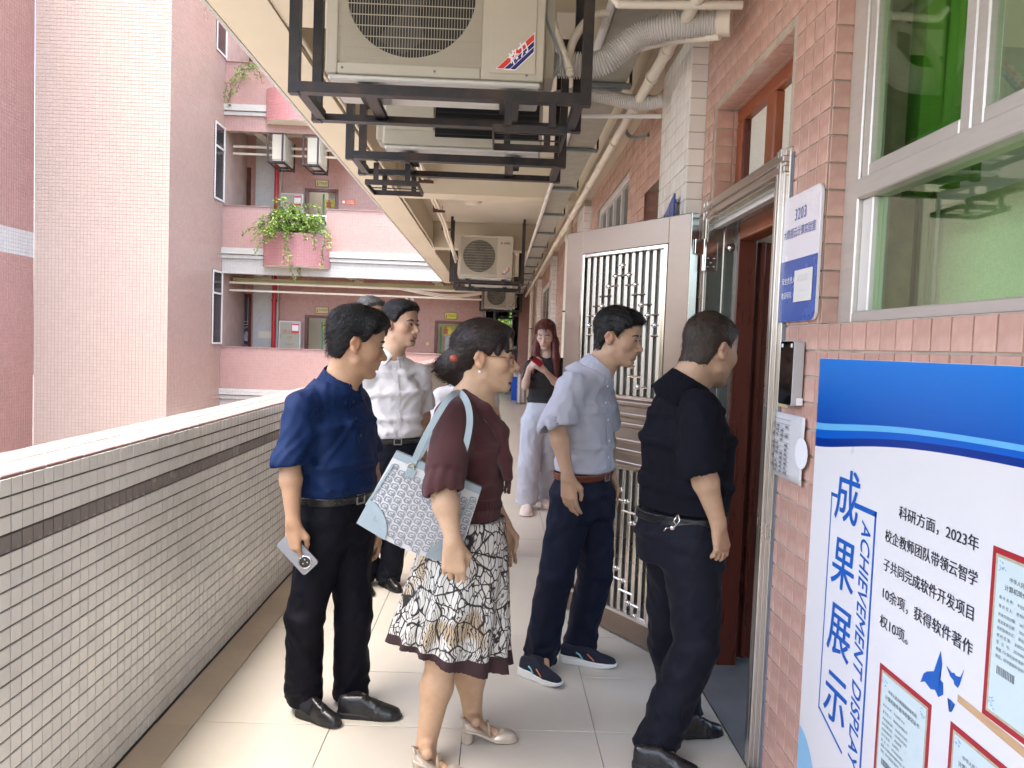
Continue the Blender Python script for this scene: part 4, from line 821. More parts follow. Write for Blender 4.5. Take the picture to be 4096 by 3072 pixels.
# ============================================================ far end of the corridor
gt=thing('end_gate','white barred gate at the far end of the corridor','gate')
for i in range(12): MB().tube([(-.36+i*.085,30,0),(-.36+i*.085,30,2.6)],.012,6).build('bar','alu_white',gt,True,auto=50)
for z in(.1,1.3,2.55): B(-.38,29.99,z,.6,30.01,z+.05).build('rail','alu_white',gt)
nw=thing('end_wall','pink tiled wall narrowing the far end of the corridor','wall'); B(.62,22.95,0,.99,36,3.6).build('core','grout_pink',nw); tiles(nw,(.62,22.95,0),X_,Z_,4,44,.09,.081,.006,.004,'pink_deep',limit=20); B(-.38,30.1,0,-.37,36,3.6).build('left_core','grout_pink',nw)
cb_=thing('locker','dark grey metal locker at the far end of the corridor','cabinet'); B(.28,23.4,0,.6,23.9,1.5).build('body','galv',cb_,bevel=.01); B(.30,23.39,.1,.58,23.4,1.4).build('door','iron',cb_)
bn=thing('waste_bin','bright blue plastic bin with a clear bag on top, far down the corridor','bin')
pm('bin_blue',(.01,.09,.55),.4); pm('bag_clear',(.7,.7,.72),.3)
v=[(s*.10,t_*.10,0) for s,t_ in((-1,-1),(1,-1),(1,1),(-1,1))]+[(s*.125,t_*.125,.62) for s,t_ in((-1,-1),(1,-1),(1,1),(-1,1))]+[(s*.14,t_*.14,.62) for s,t_ in((-1,-1),(1,-1),(1,1),(-1,1))]+[(s*.14,t_*.14,.66) for s,t_ in((-1,-1),(1,-1),(1,1),(-1,1))]
f=[(0,3,2,1)]+[(4*l+i,4*l+(i+1)%4,4*(l+1)+(i+1)%4,4*(l+1)+i) for l in range(3) for i in range(4)]
MB().add(v,f).build('tub','bin_blue',bn,bevel=.006); bg_=MB().sphere((0,0,.70),.16,14,8,(1,1,.55)); bg_.v=[tuple(np.array(q)*(1+.12*mnoise.noise(Vector(q)*14))) for q in bg_.v]; bg_.build('liner','bag_clear',bn,True)
place(bn,.53,20.9,0)
for i,(x,y) in enumerate(((.60,19.6),(.70,19.7))):
    s_=thing('banner_stand',['left of two rolled white banner stands by the blue bin','right of two rolled white banner stands by the blue bin'][i],'stand','rolled banner stands'); MB().tube([(0,0,.04),(0,0,.78)],.042,12).build('roll','pvc_white',s_,True,auto=50); B(-.06,-.06,0,.06,.06,.04).build('foot','galv',s_); MB().tube([(-.05,-.01,.02),(-.05,-.01,.82)],.008,6).build('pole','steel',s_,True); place(s_,x,y,0)
def tree(x,y,z0,h,rad,nl,lab,seed):
    t=thing('tree',lab,'tree','trees beyond the corridor end'); r_=np.random.default_rng(seed); tb=MB().tube([(x,y,z0),(x+.1,y,z0+h*.5),(x,y+.1,z0+h*.8)],[.16,.11,.05],8)
    cl=[]
    for i in range(14):
        a=r_.uniform(0,6.28); q=r_.uniform(.2,1)*rad; c=np.array((x+q*math.cos(a),y+q*math.sin(a),z0+h*r_.uniform(.35,1))); cl.append(c); tb.tube([(x,y,z0+h*.45),tuple((c+np.array((x,y,z0+h*.6)))/2),tuple(c)],[.05,.035,.015],5)
    tb.build('trunk','stem',t,True)
    A=([],[]); Bq=([],[])
    for i in range(nl):
        c=cl[i%14]; p=c+r_.normal(0,rad*.28,3); leaf_geo(*(A if r_.random()<.6 else Bq),p,r_.normal(0,1,3)+np.array((0,0,-.4)),r_.normal(0,.5,3)+np.array((0,0,1)),.24*r_.uniform(.6,1.2),.05)
    MB().add(*A).build('crown','leaf',t)['kind']='stuff'; MB().add(*Bq).build('crown_light','leaf_young',t)['kind']='stuff'
tree(-.6,40,-3.9,7.5,1.6,5000,'leafy tree left of centre beyond the corridor end',1); tree(1.0,41.5,-3.9,8,1.7,5000,'leafy tree right of centre beyond the corridor end',2); tree(.3,45,-3.9,10,2.2,5000,'taller tree behind the others beyond the corridor end',3)
# ============================================================ people: signed-distance modelling in numpy, one continuous skin per body
NT=np.random.default_rng(99).uniform(-1,1,(8,64*64*64)).astype(np.float32)
def vnoise(P,seed=0):
    """smooth value noise in -1..1 for points (N,3)"""
    P=np.asarray(P,np.float32)+seed*7.31; I=np.floor(P).astype(np.int32); F=P-I; F=F*F*(3-2*F); I&=63; J_=(I+1)&63; T=NT[seed&7]
    x0,x1=I[:,0]*4096,J_[:,0]*4096; y0,y1=I[:,1]*64,J_[:,1]*64; z0,z1=I[:,2],J_[:,2]; fx,fy,fz=F[:,0],F[:,1],F[:,2]
    a=T[x0+y0+z0]; b=T[x1+y0+z0]; c=T[x0+y1+z0]; d=T[x1+y1+z0]; e=T[x0+y0+z1]; f=T[x1+y0+z1]; g=T[x0+y1+z1]; h=T[x1+y1+z1]
    a=a+(b-a)*fx; c=c+(d-c)*fx; e=e+(f-e)*fx; g=g+(h-g)*fx; a=a+(c-a)*fy; e=e+(g-e)*fy; return a+(e-a)*fz
def ridge(P,seed=0): return 1-2*np.abs(vnoise(P,seed))
def unit(v): v=np.array(v,float); return v/(np.linalg.norm(v)+1e-12)
def smin(a,b,k):
    h=np.maximum(k-np.abs(a-b),0)/k; return np.minimum(a,b)-h*h*k*.25
def smax(a,b,k): return -smin(-a,-b,k)
def rc(P,a,b,r1,r2):
    a=np.array(a,float); ba=np.array(b,float)-a; t=np.clip((P-a)@ba/(ba@ba+1e-12),0,1); return np.linalg.norm(P-a-t[:,None]*ba,axis=1)-(r1+(r2-r1)*t)
def el(P,c,r,ax=None):
    q=P-np.array(c); 
    if ax is not None: q=q@np.array(ax).T
    r=np.array(r,float); k0=np.linalg.norm(q/r,axis=1); k1=np.linalg.norm(q/(r*r),axis=1)+1e-9; return k0*(k0-1)/k1
def loft(P,st,r,f,n=2.4,k=.03):
    """swept ellipse; st = (centre, half width, front depth, back depth)"""
    d=None
    for (c0,a0,f0,b0),(c1,a1,f1,b1) in zip(st,st[1:]):
        c0,c1=np.array(c0),np.array(c1); ax=c1-c0; L=np.linalg.norm(ax); ax=ax/L; s=(P-c0)@ax; t=np.clip(s/L,0,1); q=P-c0-np.outer(t*L,ax)
        q=q-np.outer(s-t*L,ax); u=q@r; v=q@f; a=a0+(a1-a0)*t; b=np.where(v>0,f0+(f1-f0)*t,b0+(b1-b0)*t)
        rho=((np.abs(u)/a)**n+(np.abs(v)/b)**n)**(1/n); d2=(rho-1)*np.minimum(a,b); w=np.maximum(-s,s-L); dd=np.maximum(d2,w)
        d=dd if d is None else smin(d,dd,k)
    return d
def mesh_sdf(fn,lo,hi,h,B=8):
    lo=np.array(lo,float); hi=np.array(hi,float); nb=np.ceil((hi-lo)/(h*B)).astype(int); n=nb*B+1
    g=np.stack(np.meshgrid(*[np.arange(k) for k in nb],indexing='ij'),-1).reshape(-1,3); cd=fn(lo+(g+.5)*B*h)
    act=(np.abs(cd)<B*h*1.25+.012).reshape(nb); sg=np.where(cd>0,1.,-1.).reshape(nb)
    D=np.ones(n,np.float32); D[:-1,:-1,:-1]=np.repeat(np.repeat(np.repeat(sg,B,0),B,1),B,2)
    mk=np.zeros(n,bool); m0=np.repeat(np.repeat(np.repeat(act,B,0),B,1),B,2); 
    for dx in(0,1):
        for dy in(0,1):
            for dz in(0,1): mk[dx:n[0]-1+dx,dy:n[1]-1+dy,dz:n[2]-1+dz]|=m0
    idx=np.argwhere(mk)
    vals=np.concatenate([fn(lo+c*h) for c in np.array_split(idx,max(1,len(idx)//250000))]) if len(idx) else np.zeros(0)
    D[mk]=vals; S_=D<0
    cs=sum(S_[dx:n[0]-1+dx,dy:n[1]-1+dy,dz:n[2]-1+dz].astype(np.int8) for dx in(0,1) for dy in(0,1) for dz in(0,1))
    cells=np.argwhere((cs>0)&(cs<8)); vid=np.full(n-1,-1,np.int64); vid[tuple(cells.T)]=np.arange(len(cells))
    acc=np.zeros((len(cells),3)); cnt=np.zeros(len(cells))
    cor=[(a,b,c) for a in(0,1) for b in(0,1) for c in(0,1)]
    for ca in cor:
        for ax in range(3):
            if ca[ax]==0:
                cb=list(ca); cb[ax]=1; va=D[tuple((cells+ca).T)]; vb=D[tuple((cells+cb).T)]; m=(va<0)!=(vb<0); t=np.where(m,va/(va-vb+1e-20),0)
                p=np.array(ca,float)+np.outer(t,np.eye(3)[ax]); acc+=np.where(m[:,None],p,0); cnt+=m
    V=lo+(cells+acc/np.maximum(cnt,1)[:,None])*h; Q=[]
    for ax in range(3):
        o=[slice(None)]*3; a=[slice(None)]*3; a[ax]=slice(0,-1); b=[slice(None)]*3; b[ax]=slice(1,None)
        ch=np.argwhere(S_[tuple(a)]!=S_[tuple(b)]); u,v=(ax+1)%3,(ax+2)%3
        ok=(ch[:,u]>0)&(ch[:,v]>0)&(ch[:,u]<n[u]-1)&(ch[:,v]<n[v]-1); ch=ch[ok]; ins=S_[tuple(ch.T)]
        def cell(du,dv): c=ch.copy(); c[:,u]-=du; c[:,v]-=dv; return vid[tuple(c.T)]
        q=np.stack([cell(1,1),cell(0,1),cell(0,0),cell(1,0)],1); q[~ins]=q[~ins][:,::-1]; Q.append(q)
    Q=np.concatenate(Q); Q=Q[(Q>=0).all(1)]; return V,Q
def np_mesh(name,V,Q,mat,parent=None,col=None):
    me=bpy.data.meshes.new(name); me.vertices.add(len(V)); me.vertices.foreach_set('co',V.astype(np.float32).ravel()); me.loops.add(Q.size); me.loops.foreach_set('vertex_index',Q.astype(np.int32).ravel())
    me.polygons.add(len(Q)); me.polygons.foreach_set('loop_start',np.arange(0,Q.size,4,dtype=np.int32))
    me.update(calc_edges=True); me.polygons.foreach_set('use_smooth',np.ones(len(Q),bool))
    if col is not None:
        at_=me.color_attributes.new('tone','FLOAT_COLOR','POINT'); at_.data.foreach_set('color',np.c_[col,np.ones(len(V))].astype(np.float32).ravel())
    me.validate(); me.materials.append(M[mat]); o=bpy.data.objects.new(name,me); COL.objects.link(o)
    if parent: o.parent=parent
    return o
def relax(V,Q,it=1,w=.5):
    for _ in range(it):
        acc=np.zeros_like(V); c=np.zeros(len(V))
        for a,b in((0,1),(1,2),(2,3),(3,0)):
            np.add.at(acc,Q[:,a],V[Q[:,b]]); np.add.at(acc,Q[:,b],V[Q[:,a]]); np.add.at(c,Q[:,a],1); np.add.at(c,Q[:,b],1)
        V=V*(1-w)+w*acc/np.maximum(c,1)[:,None]
    return V
def floor_pt(px,py,z=0):
    d=cf+cr*(px-2048)/FPX-cu*(py-1536)/FPX; return np.array([0,0,CH])+d*((z-CH)/d[2])
class Grow:
    """list of primitives evaluated only near their own bounds"""
    def __init__(s): s.ops=[]
    def rc(s,a,b,r1,r2,k=.02,sub=False): 
        a,b=np.array(a,float),np.array(b,float); s.ops.append(('rc',(a,b,r1,r2),np.minimum(a,b)-max(r1,r2),np.maximum(a,b)+max(r1,r2),k,sub)); return s
    def el(s,c,r,ax=None,k=.02,sub=False): c=np.array(c,float); m=max(r); s.ops.append(('el',(c,r,ax),c-m,c+m,k,sub)); return s
    def chain(s,pts,rs,k=.02): 
        for i in range(len(pts)-1): s.rc(pts[i],pts[i+1],rs[i],rs[i+1],k)
        return s
    def bounds(s,pad=.03): 
        A=[o for o in s.ops if not o[5]]; return np.min([o[2] for o in A],0)-pad,np.max([o[3] for o in A],0)+pad
    def __call__(s,P):
        D=np.full(len(P),.25)
        for kind,ar,lo,hi,k,sub in s.ops:
            m=np.all((P>lo-.09)&(P<hi+.09),axis=1)
            if not m.any(): continue
            q=P[m]; d=rc(q,*ar) if kind=='rc' else el(q,*ar); D[m]=smax(D[m],-d,k) if sub else smin(D[m],d,k)
        return D
# ---- head, described in its own frame: x = the person's right, y = forward, z = up
def add_head(G,o,fw,up,s,fem=False,mouth=0,jaw=1.0):
    fw=unit(fw); rt=unit(np.cross(fw,up)); u=np.cross(rt,fw); A=np.array([rt,fw,u])
    L=lambda x,y,z:np.array(o)+s*(rt*x+fw*y+u*z)
    E=lambda c,r,k=.02,sub=False:G.el(L(*c),[s*q for q in r],A,k*s,sub)
    C=lambda a,b,r1,r2,k=.02,sub=False:G.rc(L(*a),L(*b),r1*s,r2*s,k*s,sub)
    jw=.94 if fem else jaw
    E((0,-.012,.038),(.075,.098,.088)); E((0,.028,-.008),(.066*jw,.066,.078),.03); E((0,.045,-.055),(.048*jw,.045,.052),.03)
    C((-.050*jw,.005,-.066),(-.014,.070,-.098),.018,.016,.03); C((.050*jw,.005,-.066),(.014,.070,-.098),.018,.016,.03); E((0,.083,-.100),(.022,.016,.016),.02)
    E((0,.05,.062),(.056,.046,.042),.03)
    C((-.036,.083,.026),(.036,.083,.026),.009,.009,.018)
    for sx in(-1,1):
        E((sx*.046,.055,-.018),(.024,.030,.026),.025); E((sx*.033,.104,.006),(.018,.014,.011),.012,True); E((sx*.032,.079,.005),(.0155,.013,.0115),.006)
        E((sx*.079,-.016,-.004),(.011,.019,.031),.008); C((sx*.086,-.024,.02),(sx*.088,-.034,-.002),.006,.006,.008); C((sx*.083,-.010,-.03),(sx*.084,-.018,-.024),.008,.008,.008); E((sx*.092,-.012,.0),(.008,.0085,.014),.006,True)
    C((0,.088,.014),(0,.1165,-.026),.0085,.0125,.010); E((0,.119,-.030),(.0115,.0105,.010),.008); E((-.014,.102,-.034),(.0095,.012,.0085),.007); E((.014,.102,-.034),(.0095,.012,.0085),.007); C((0,.100,-.038),(0,.096,-.05),.008,.007,.008)
    E((0,.083,-.062),(.034,.022,.026),.02)
    C((-.020,.094,-.0605),(.020,.094,-.0605),.0058,.0058,.005); C((0,.1025,-.0585),(0,.102,-.059),.0062,.0062,.008); C((-.015,.0955,-.0735),(.015,.0955,-.0735),.0072,.0072,.005); C((0,.1000,-.0735),(0,.0995,-.074),.0066,.0066,.008)
    E((0,.112,-.0665),(.022,.012,.0026+mouth),.003,True); E((0,.093,-.084),(.02,.006,.005),.01,True)
    return L,A
def tone_head(V,base,L,A,s,o,fem=False):
    q=(V-np.array(o))@A.T/s; col=np.tile(np.array(base),(len(V),1)); n=vnoise(V*45,3)[:,None]*.05+vnoise(V*140,4)[:,None]*.035; col=col*(1+n)
    def blob(c,r,tint,w):
        d=np.linalg.norm((q-np.array(c))/np.array(r),axis=1); m=np.clip(1.4-d,0,1)[:,None]*w; return lambda col:col*(1-m)+np.array(tint)*m
    B0=np.array(base)
    for b in [blob((0,.098,-.066),(.024,.014,.0125),(.38,.13,.11) if fem else B0*np.array((.78,.55,.52)),.85)]+[blob((sx*.045,.075,-.02),(.03,.03,.025),B0*np.array((1.08,.88,.85)),.5) for sx in(-1,1)]+[blob((sx*.083,-.014,0),(.02,.03,.04),B0*np.array((1.05,.82,.78)),.6) for sx in(-1,1)]+[blob((0,.11,-.028),(.016,.016,.014),B0*np.array((1.02,.85,.8)),.5)]:
        col=b(col)
    if not fem:   # shaved beard area
        d=np.clip(1.2-np.linalg.norm((q-np.array((0,.06,-.085)))/np.array((.055,.05,.035)),axis=1),0,1)[:,None]*.22; near=(np.abs(q)<.2).all(1)[:,None]; col=np.where(near,col*(1-d*np.array((.9,.8,.6))),col)
    return np.clip(col,0,1)
def eyes(par,L,A,s,look=0,closed=False):
    rt,fw,u=A
    for sx in(-1,1):
        if not closed:
            e=MB(); v=[]
            c=L(sx*.032,.0945,.0045); e.add([c+s*(rt*x+fw*(.0025-abs(x)*.12)+u*z) for x,z in((-.0125,-.001),(-.006,.0042),(.002,.005),(.009,.003),(.0125,-.0005),(.006,-.0042),(-.004,-.0045))],[(0,1,2,3,4,5,6)]); e.build('eye','eye_white',par)
            i=MB(); c2=L(sx*.032+look,.0978,.005); i.add([c2+s*(rt*.0062*math.cos(a)+u*.0055*math.sin(a)) for a in np.linspace(0,6.1,12)],[tuple(range(12))]); i.build('iris','eye_dark',par)
        MB().tube([L(sx*.032-.0145,.092,.004),L(sx*.032-.006,.0975,.0100),L(sx*.032+.004,.0975,.0104),L(sx*.032+.0145,.092,.0045)] if not closed else [L(sx*.032-.0145,.092,.002),L(sx*.032-.004,.0962,-.0025),L(sx*.032+.005,.0962,-.0025),L(sx*.032+.0145,.092,.002)],[.001*s,.0024*s,.0024*s,.001*s],5).build('eyelid','brow',par,True)
        MB().tube([L(sx*.013,.0965,.0265),L(sx*.030,.0965,.0325),L(sx*.045,.0895,.031),L(sx*.056,.078,.025)],[.0036*s,.0046*s,.004*s,.0016*s],5).build('eyebrow','brow',par,True)
def hair_mesh(par,L,A,s,o,style,mat,h=.005,seed=1,grow=None,nb=None,nr=.055):
    """hair shell over the scalp, with strands laid over it"""
    rt,fw,u=A; o=np.array(o)
    vol,top,front,nape,side=style['vol'],style['top'],style['front'],style.get('nape',-.075),style.get('side',.004)
    def fn(P):
        q=(P-o)@A.T/s; x,y,z=q[:,0],q[:,1],q[:,2]
        d=smin(el(q,(0,-.012,.038),(.0755,.0985,.0885)),el(q,(0,.05,.062),(.056,.046,.042)),.03); d=smin(d,el(q,(0,.028,-.008),(.066,.066,.078)),.03)
        if nb is not None: d=smin(d,rc(P,L(0,-.030,-.03),nb,nr*s,nr*1.08*s)/s,.03)
        zh=np.interp(y,[-.12,-.050,-.036,-.010,.012,.026,.042,.058,.072,.09],[nape,nape,-.03,.024,side,side+.010,.046,front-.012,front,front+.012])
        if style.get('cover_ear'): zh=np.interp(y,[-.12,-.02,.01,.03,.05,.07,.09],[nape,nape,-.05,.0,front-.035,front,front+.01])
        zh=zh+.005*vnoise(P*np.array((150,150,40)),seed)
        th=np.interp(z,[-.09,-.03,.02,.06,.10,.14],[vol*.45,vol*.6,vol*.85,vol+top*.45,vol+top*.9,vol+top])+style.get('quiff',0)*np.exp(-((y-.06)/.045)**2-((z-.10)/.05)**2)
        c=(q-np.array((0,.0,.04)))/np.array((.075,.1,.09)); an=np.arctan2(c[:,0],c[:,2]+.3); amp=style.get('amp',.0035)
        th=th+amp*ridge(np.c_[an*13,y*22+z*8,z*10],seed)+amp*.8*ridge(np.c_[an*34,y*34,z*26],seed+5)
        if style.get('bald'):
            b=style['bald']; m=np.clip((1.25-np.linalg.norm((q-np.array(b[:3]))/np.array(b[3:]),axis=1))/.35,0,1); th=th*(1-m)-.004*m
        e=-.006+(th+.006)*np.clip((z-zh)/.022,0,1)**.55
        d=d-e
        if grow is not None: d=smin(d,(grow(P)-.003*ridge(P*np.array((38,38,9)),seed+2))/s,.02)
        return d*s
    lo,hi=o-s*.165,o+s*.165
    if grow is not None: g0,g1=grow.bounds(.02); lo,hi=np.minimum(lo,g0),np.maximum(hi,g1)
    V,Q=mesh_sdf(fn,lo,hi,h); V=relax(V,Q,1,.35)
    ob=np_mesh('hair',V,Q,mat,par)
    # strands
    me=ob.data; N=np.empty(len(V)*3,np.float32); me.vertices.foreach_get('normal',N); N=N.reshape(-1,3); r=np.random.default_rng(seed); pick=r.choice(len(V),min(len(V),style.get('strands',1600)),replace=False); comb=style.get('comb',lambda q:np.array((q[0]*2.,-.8,-.5 if q[1]<.02 else .05)))
    q=(V[pick]-o)@A.T/s; keep=(q[:,2]>nape+.015)&~((q[:,1]>.02)&(q[:,2]<.06)) if grow is None else ~((q[:,1]>.015)&(q[:,2]<.065))&((q[:,2]>-.03)|(q[:,1]<-.085)|(style.get('cover_ear',0)>0)); pick=pick[keep]; q=q[keep]; m=len(pick)
    n=N[pick].astype(float); d=np.array([comb(t) for t in q],float)+r.normal(0,.22,(m,3)); d=d@A; d-=n*(d*n).sum(1)[:,None]; d/=np.linalg.norm(d,axis=1)[:,None]+1e-9; p=V[pick]-n*.001; w=np.cross(n,d)*.0009
    ll=(style.get('len',.035)*r.uniform(.6,1.3,m))[:,None]; lift=(style.get('lift',.003)*r.uniform(.2,1.4,m))[:,None]; rows=[]
    for t,k in((0,1),(.35,1),(.7,.7),(1,.12)): c=p+d*ll*t+n*(lift*math.sin(t*2.4))-n*(ll*t)**2*4.2; rows+=[c-w*k,c+w*k]
    v=np.stack(rows,1).reshape(-1,3).tolist(); f=[(8*i+2*j,8*i+2*j+1,8*i+2*j+3,8*i+2*j+2) for i in range(m) for j in range(3)]
    st=MB().add(v,f); me2=bpy.data.meshes.new('strands'); me2.from_pydata(st.v,[],st.f); me2.update(); me2.polygons.foreach_set('use_smooth',[True]*len(me2.polygons)); me2.materials.append(M[mat]); so_=bpy.data.objects.new('hair_strands',me2); COL.objects.link(so_); so_.parent=par; so_['kind']='stuff'
    return ob
def add_hand(G,w,d,pn,s=1.0,curl=.35,thumb_in=.3,spread=.02,side=None):
    """w wrist, d direction to the fingers, pn palm normal, side = direction of the thumb"""
    d=unit(d); pn=np.array(pn,float); pn=unit(pn-d*(pn@d)); sd=np.cross(d,pn); 
    if side is not None and sd@np.array(side)<0: sd=-sd
    P=lambda a,b,c:w+s*(d*a+sd*b+pn*c)
    offs=[.030,.010,-.011,-.030]; ln=[.088,.092,.088,.080]; fl=[(.040,.025,.020),(.045,.028,.021),(.041,.026,.020),(.032,.020,.018)]
    for i in range(4):
        kn=P(ln[i],offs[i],-.004+.002*i); G.rc(P(.005,offs[i]*.55,0),kn,.0155*s,.0115*s,.014*s)
        a=curl*(.75+.16*i); dd=d*math.cos(a)+pn*math.sin(a)+sd*spread*(1.5-i); p=kn; rr=[.0095,.0088,.008,.0068]
        for j in range(3):
            dd=unit(dd); q=p+dd*fl[i][j]*s; G.rc(p,q,rr[j]*s,rr[j+1]*s,.004*s); p=q; b=curl*(1.15 if j==0 else .8); n2=unit(np.cross(np.cross(dd,pn),dd)) if abs(dd@pn)<.98 else -d; n2=pn-dd*(pn@dd) if abs(dd@pn)<.9 else -d-dd*(-d@dd); dd=unit(dd)*math.cos(b)+unit(n2)*math.sin(b)
    t0=P(.022,.022,.006); t1=P(.052,.046,.016+.012*thumb_in); t2=P(.082,.050-.02*thumb_in,.022+.022*thumb_in); t3=P(.104,.046-.03*thumb_in,.026+.026*thumb_in)
    G.rc(P(.0,.008,0),t1,.018*s,.0135*s,.012*s); G.rc(t1,t2,.0115*s,.0098*s,.005*s); G.rc(t2,t3,.0096*s,.0075*s,.004*s); G.el(P(.045,0,.006),[.045*s,.032*s,.012*s],np.array([d,sd,pn]),.012*s)
    return P
def add_arm(G,sh,elb,wr,s=1.0):
    sh,elb,wr=[np.array(q,float) for q in(sh,elb,wr)]; m=elb+(wr-elb)*.28
    G.rc(sh,elb,.046*s,.037*s,.03); G.rc(elb,m,.036*s,.040*s,.02); G.rc(m,wr,.040*s,.0255*s,.02); G.rc(wr,wr+(wr-elb)*.06,.0255*s,.023*s,.01)
def fold(P,seed,sc,amp):
    w=.035*np.sin(P[:,[1,2,0]]*11+seed)+.02*np.sin(P[:,[2,0,1]]*23+seed*2); Q=P+w; z=Q[:,2]
    a=vnoise(np.stack([Q[:,0]+.45*z,Q[:,1]+.3*z,z],1)*np.array(sc),seed); b=vnoise(np.stack([Q[:,0]-.5*z,Q[:,1]-.35*z,z],1)*np.array(sc)*1.5+3,seed+9)
    a=1-2.2*np.sqrt(a*a+.012); b=1-2.2*np.sqrt(b*b+.02); return amp*(a*.55+b*.35)
def shoe(par,heel,toe,kind,mat,sole,seed=0):
    """heel and toe are floor points under the ends of the sole"""
    heel,toe=np.array(heel,float),np.array(toe,float); heel[2]=toe[2]=0; d=toe-heel; L=np.linalg.norm(d); d=d/L; sd=np.array((d[1],-d[0],0)); hh=.0
    k=L/.29; X=lambda a,b,z:heel+d*a*L+sd*b*k+Z_*z
    sh=.022 if kind!='sneaker' else .034; hz=.05 if kind=='pump' else 0
    def base(P,gr):
        q=P-heel; a=(q@d)/L; b=(q@sd)/k; c=np.interp(a,[0,.3,.7,1],[.0,.002,-.004,-.002]); w=np.interp(a,[-.02,.0,.06,.15,.4,.68,.86,.95,1.0,1.02],[.002,.02,.031,.034,.034,.045,.042,.032,.016,.002]); return (np.abs(b-c)-w-gr)*k,a,b
    def solef(P):
        e,a,b=base(P,.003 if kind!='sneaker' else .008); e=np.maximum(e,np.maximum(-.015-a,a-1.015)*L); z=P[:,2]; up=np.interp(a,[0,.2,.7,1],[0,0,0,.012 if kind=='sneaker' else .006]); t=sh*np.interp(a,[0,.3,.5,1],[1.15,1.1,.85,.75]); 
        if kind=='pump':
            zz=hz*np.interp(a,[0,.25,.6,1],[1,.8,.1,0]); dd=smax(e,np.abs(z-zz-.006)-.006,.004); return smin(dd,smax(smax(np.linalg.norm(((P-X(.1,0,0))-np.outer((P-X(.1,0,0))@Z_,Z_)),axis=1)-.03*k,(z-hz),.004),-z,.004),.004)
        return smax(e,np.maximum(up-z,z-t),.005)
    def upper(P):
        e,a,b=base(P,-.001); z=P[:,2]; zz=hz*np.interp(a,[0,.25,.6,1],[1,.8,.1,0])
        ht=np.interp(a,[-.05,0,.1,.25,.40,.55,.70,.85,.95,1.02],[.06,.082,.088,.090,.092,.076,.060,.050,.042,.02])
        if kind=='pump': ht=np.interp(a,[0,.1,.25,.45,.55,.62,.75,.9,1.02],[.045,.04,.02,.015,.018,.035,.045,.04,.02])
        if kind=='clog': ht=np.interp(a,[0,.1,.3,.42,.6,.8,.95,1.02],[.05,.05,.045,.07,.08,.07,.05,.02])
        zr=z-zz; w=np.interp(a,[-.02,.0,.06,.15,.4,.68,.86,.95,1.0,1.02],[.002,.02,.031,.034,.034,.045,.042,.032,.016,.002])*k
        n=((np.abs(b*k)/np.maximum(w,.003))**2.6+(np.clip(zr,0,1)/np.maximum(ht,.01))**2.6)**(1/2.6)
        dd=(n-1)*np.minimum(np.maximum(w,.003),ht); dd=smax(dd,np.maximum(-a,a-1)*L,.01); dd=np.maximum(dd,.008-zr)
        if kind in('oxford','sneaker'):
            dd=dd-.0016*ridge(P*np.array((60,60,60)),seed)*np.exp(-((a-.62)/.12)**2)
        return dd
    lo=np.minimum(heel,toe)-.09; hi=np.maximum(heel,toe)+.09; lo[2]=-.012; hi[2]=.15
    V,Q=mesh_sdf(upper,lo,hi,.004); V=relax(V,Q,1,.4); u_=np_mesh('shoe_upper',V,Q,mat,par)
    V,Q=mesh_sdf(solef,lo,hi,.004); V[:,2]=np.maximum(V[:,2],.0005); np_mesh('shoe_sole',V,Q,sole,par)
    if kind=='oxford':
        for j in range(4): 
            a=.40+.065*j; z=.090-.009*j; MB().tube([X(a,-.014,z-.006),X(a+.01,0,z+.003),X(a+.02,.014,z-.006)],.0022,5).build('lace',mat,par,True)
    if kind=='sneaker':
        MB().tube([X(.62,.044,.035),X(.56,.046,.05),X(.5,.045,.064)],.0028,5).build('stripe','orange_trim',par,True); MB().tube([X(.42,.041,.035),X(.36,.041,.055),X(.3,.04,.062)],.004,5).build('stripe','cyan_trim',par,True)
    if kind=='pump':
        MB().tube([X(.06,-.030,hz+.035),X(-.02,0,hz+.05),X(.06,.030,hz+.035)],.0045,6).build('heel_strap',mat,par,True); MB().tube([X(.48,-.036,.035),X(.46,-.015,.078),X(.46,.015,.078),X(.48,.036,.035)],.0048,6).build('instep_strap','gold_braid',par,True)
    if kind=='clog':
        for j in range(3): MB().sphere(X(.70+.05*j,-.02+.02*j,.064-.006*j),.008,8,5).build('vent_hole','black_ink',par,True)
    return X
pm('skin',(.5,.3,.2),.5,attr='tone',sss=.12,spec=.35,bump=.06,bscale=220); pm('eye_white',(.55,.52,.49),.3); pm('eye_dark',(.012,.008,.006),.15); pm('brow',(.02,.015,.012),.7)
pm('hair_black',(.010,.009,.009),.42,var=.35,vscale=120,stretch=(1,1,.2),spec=.35,bump=.5,bscale=240); pm('hair_brown',(.020,.012,.009),.46,var=.35,vscale=120,stretch=(1,1,.2),spec=.4,bump=.4,bscale=240); pm('hair_red',(.085,.014,.010),.45,var=.4,vscale=90,stretch=(1,1,.15),spec=.5); pm('hair_grey',(.075,.073,.07),.45,var=.6,vscale=160,stretch=(1,1,.3)); pm('hair_thin',(.035,.022,.014),.55,var=.4,vscale=150)
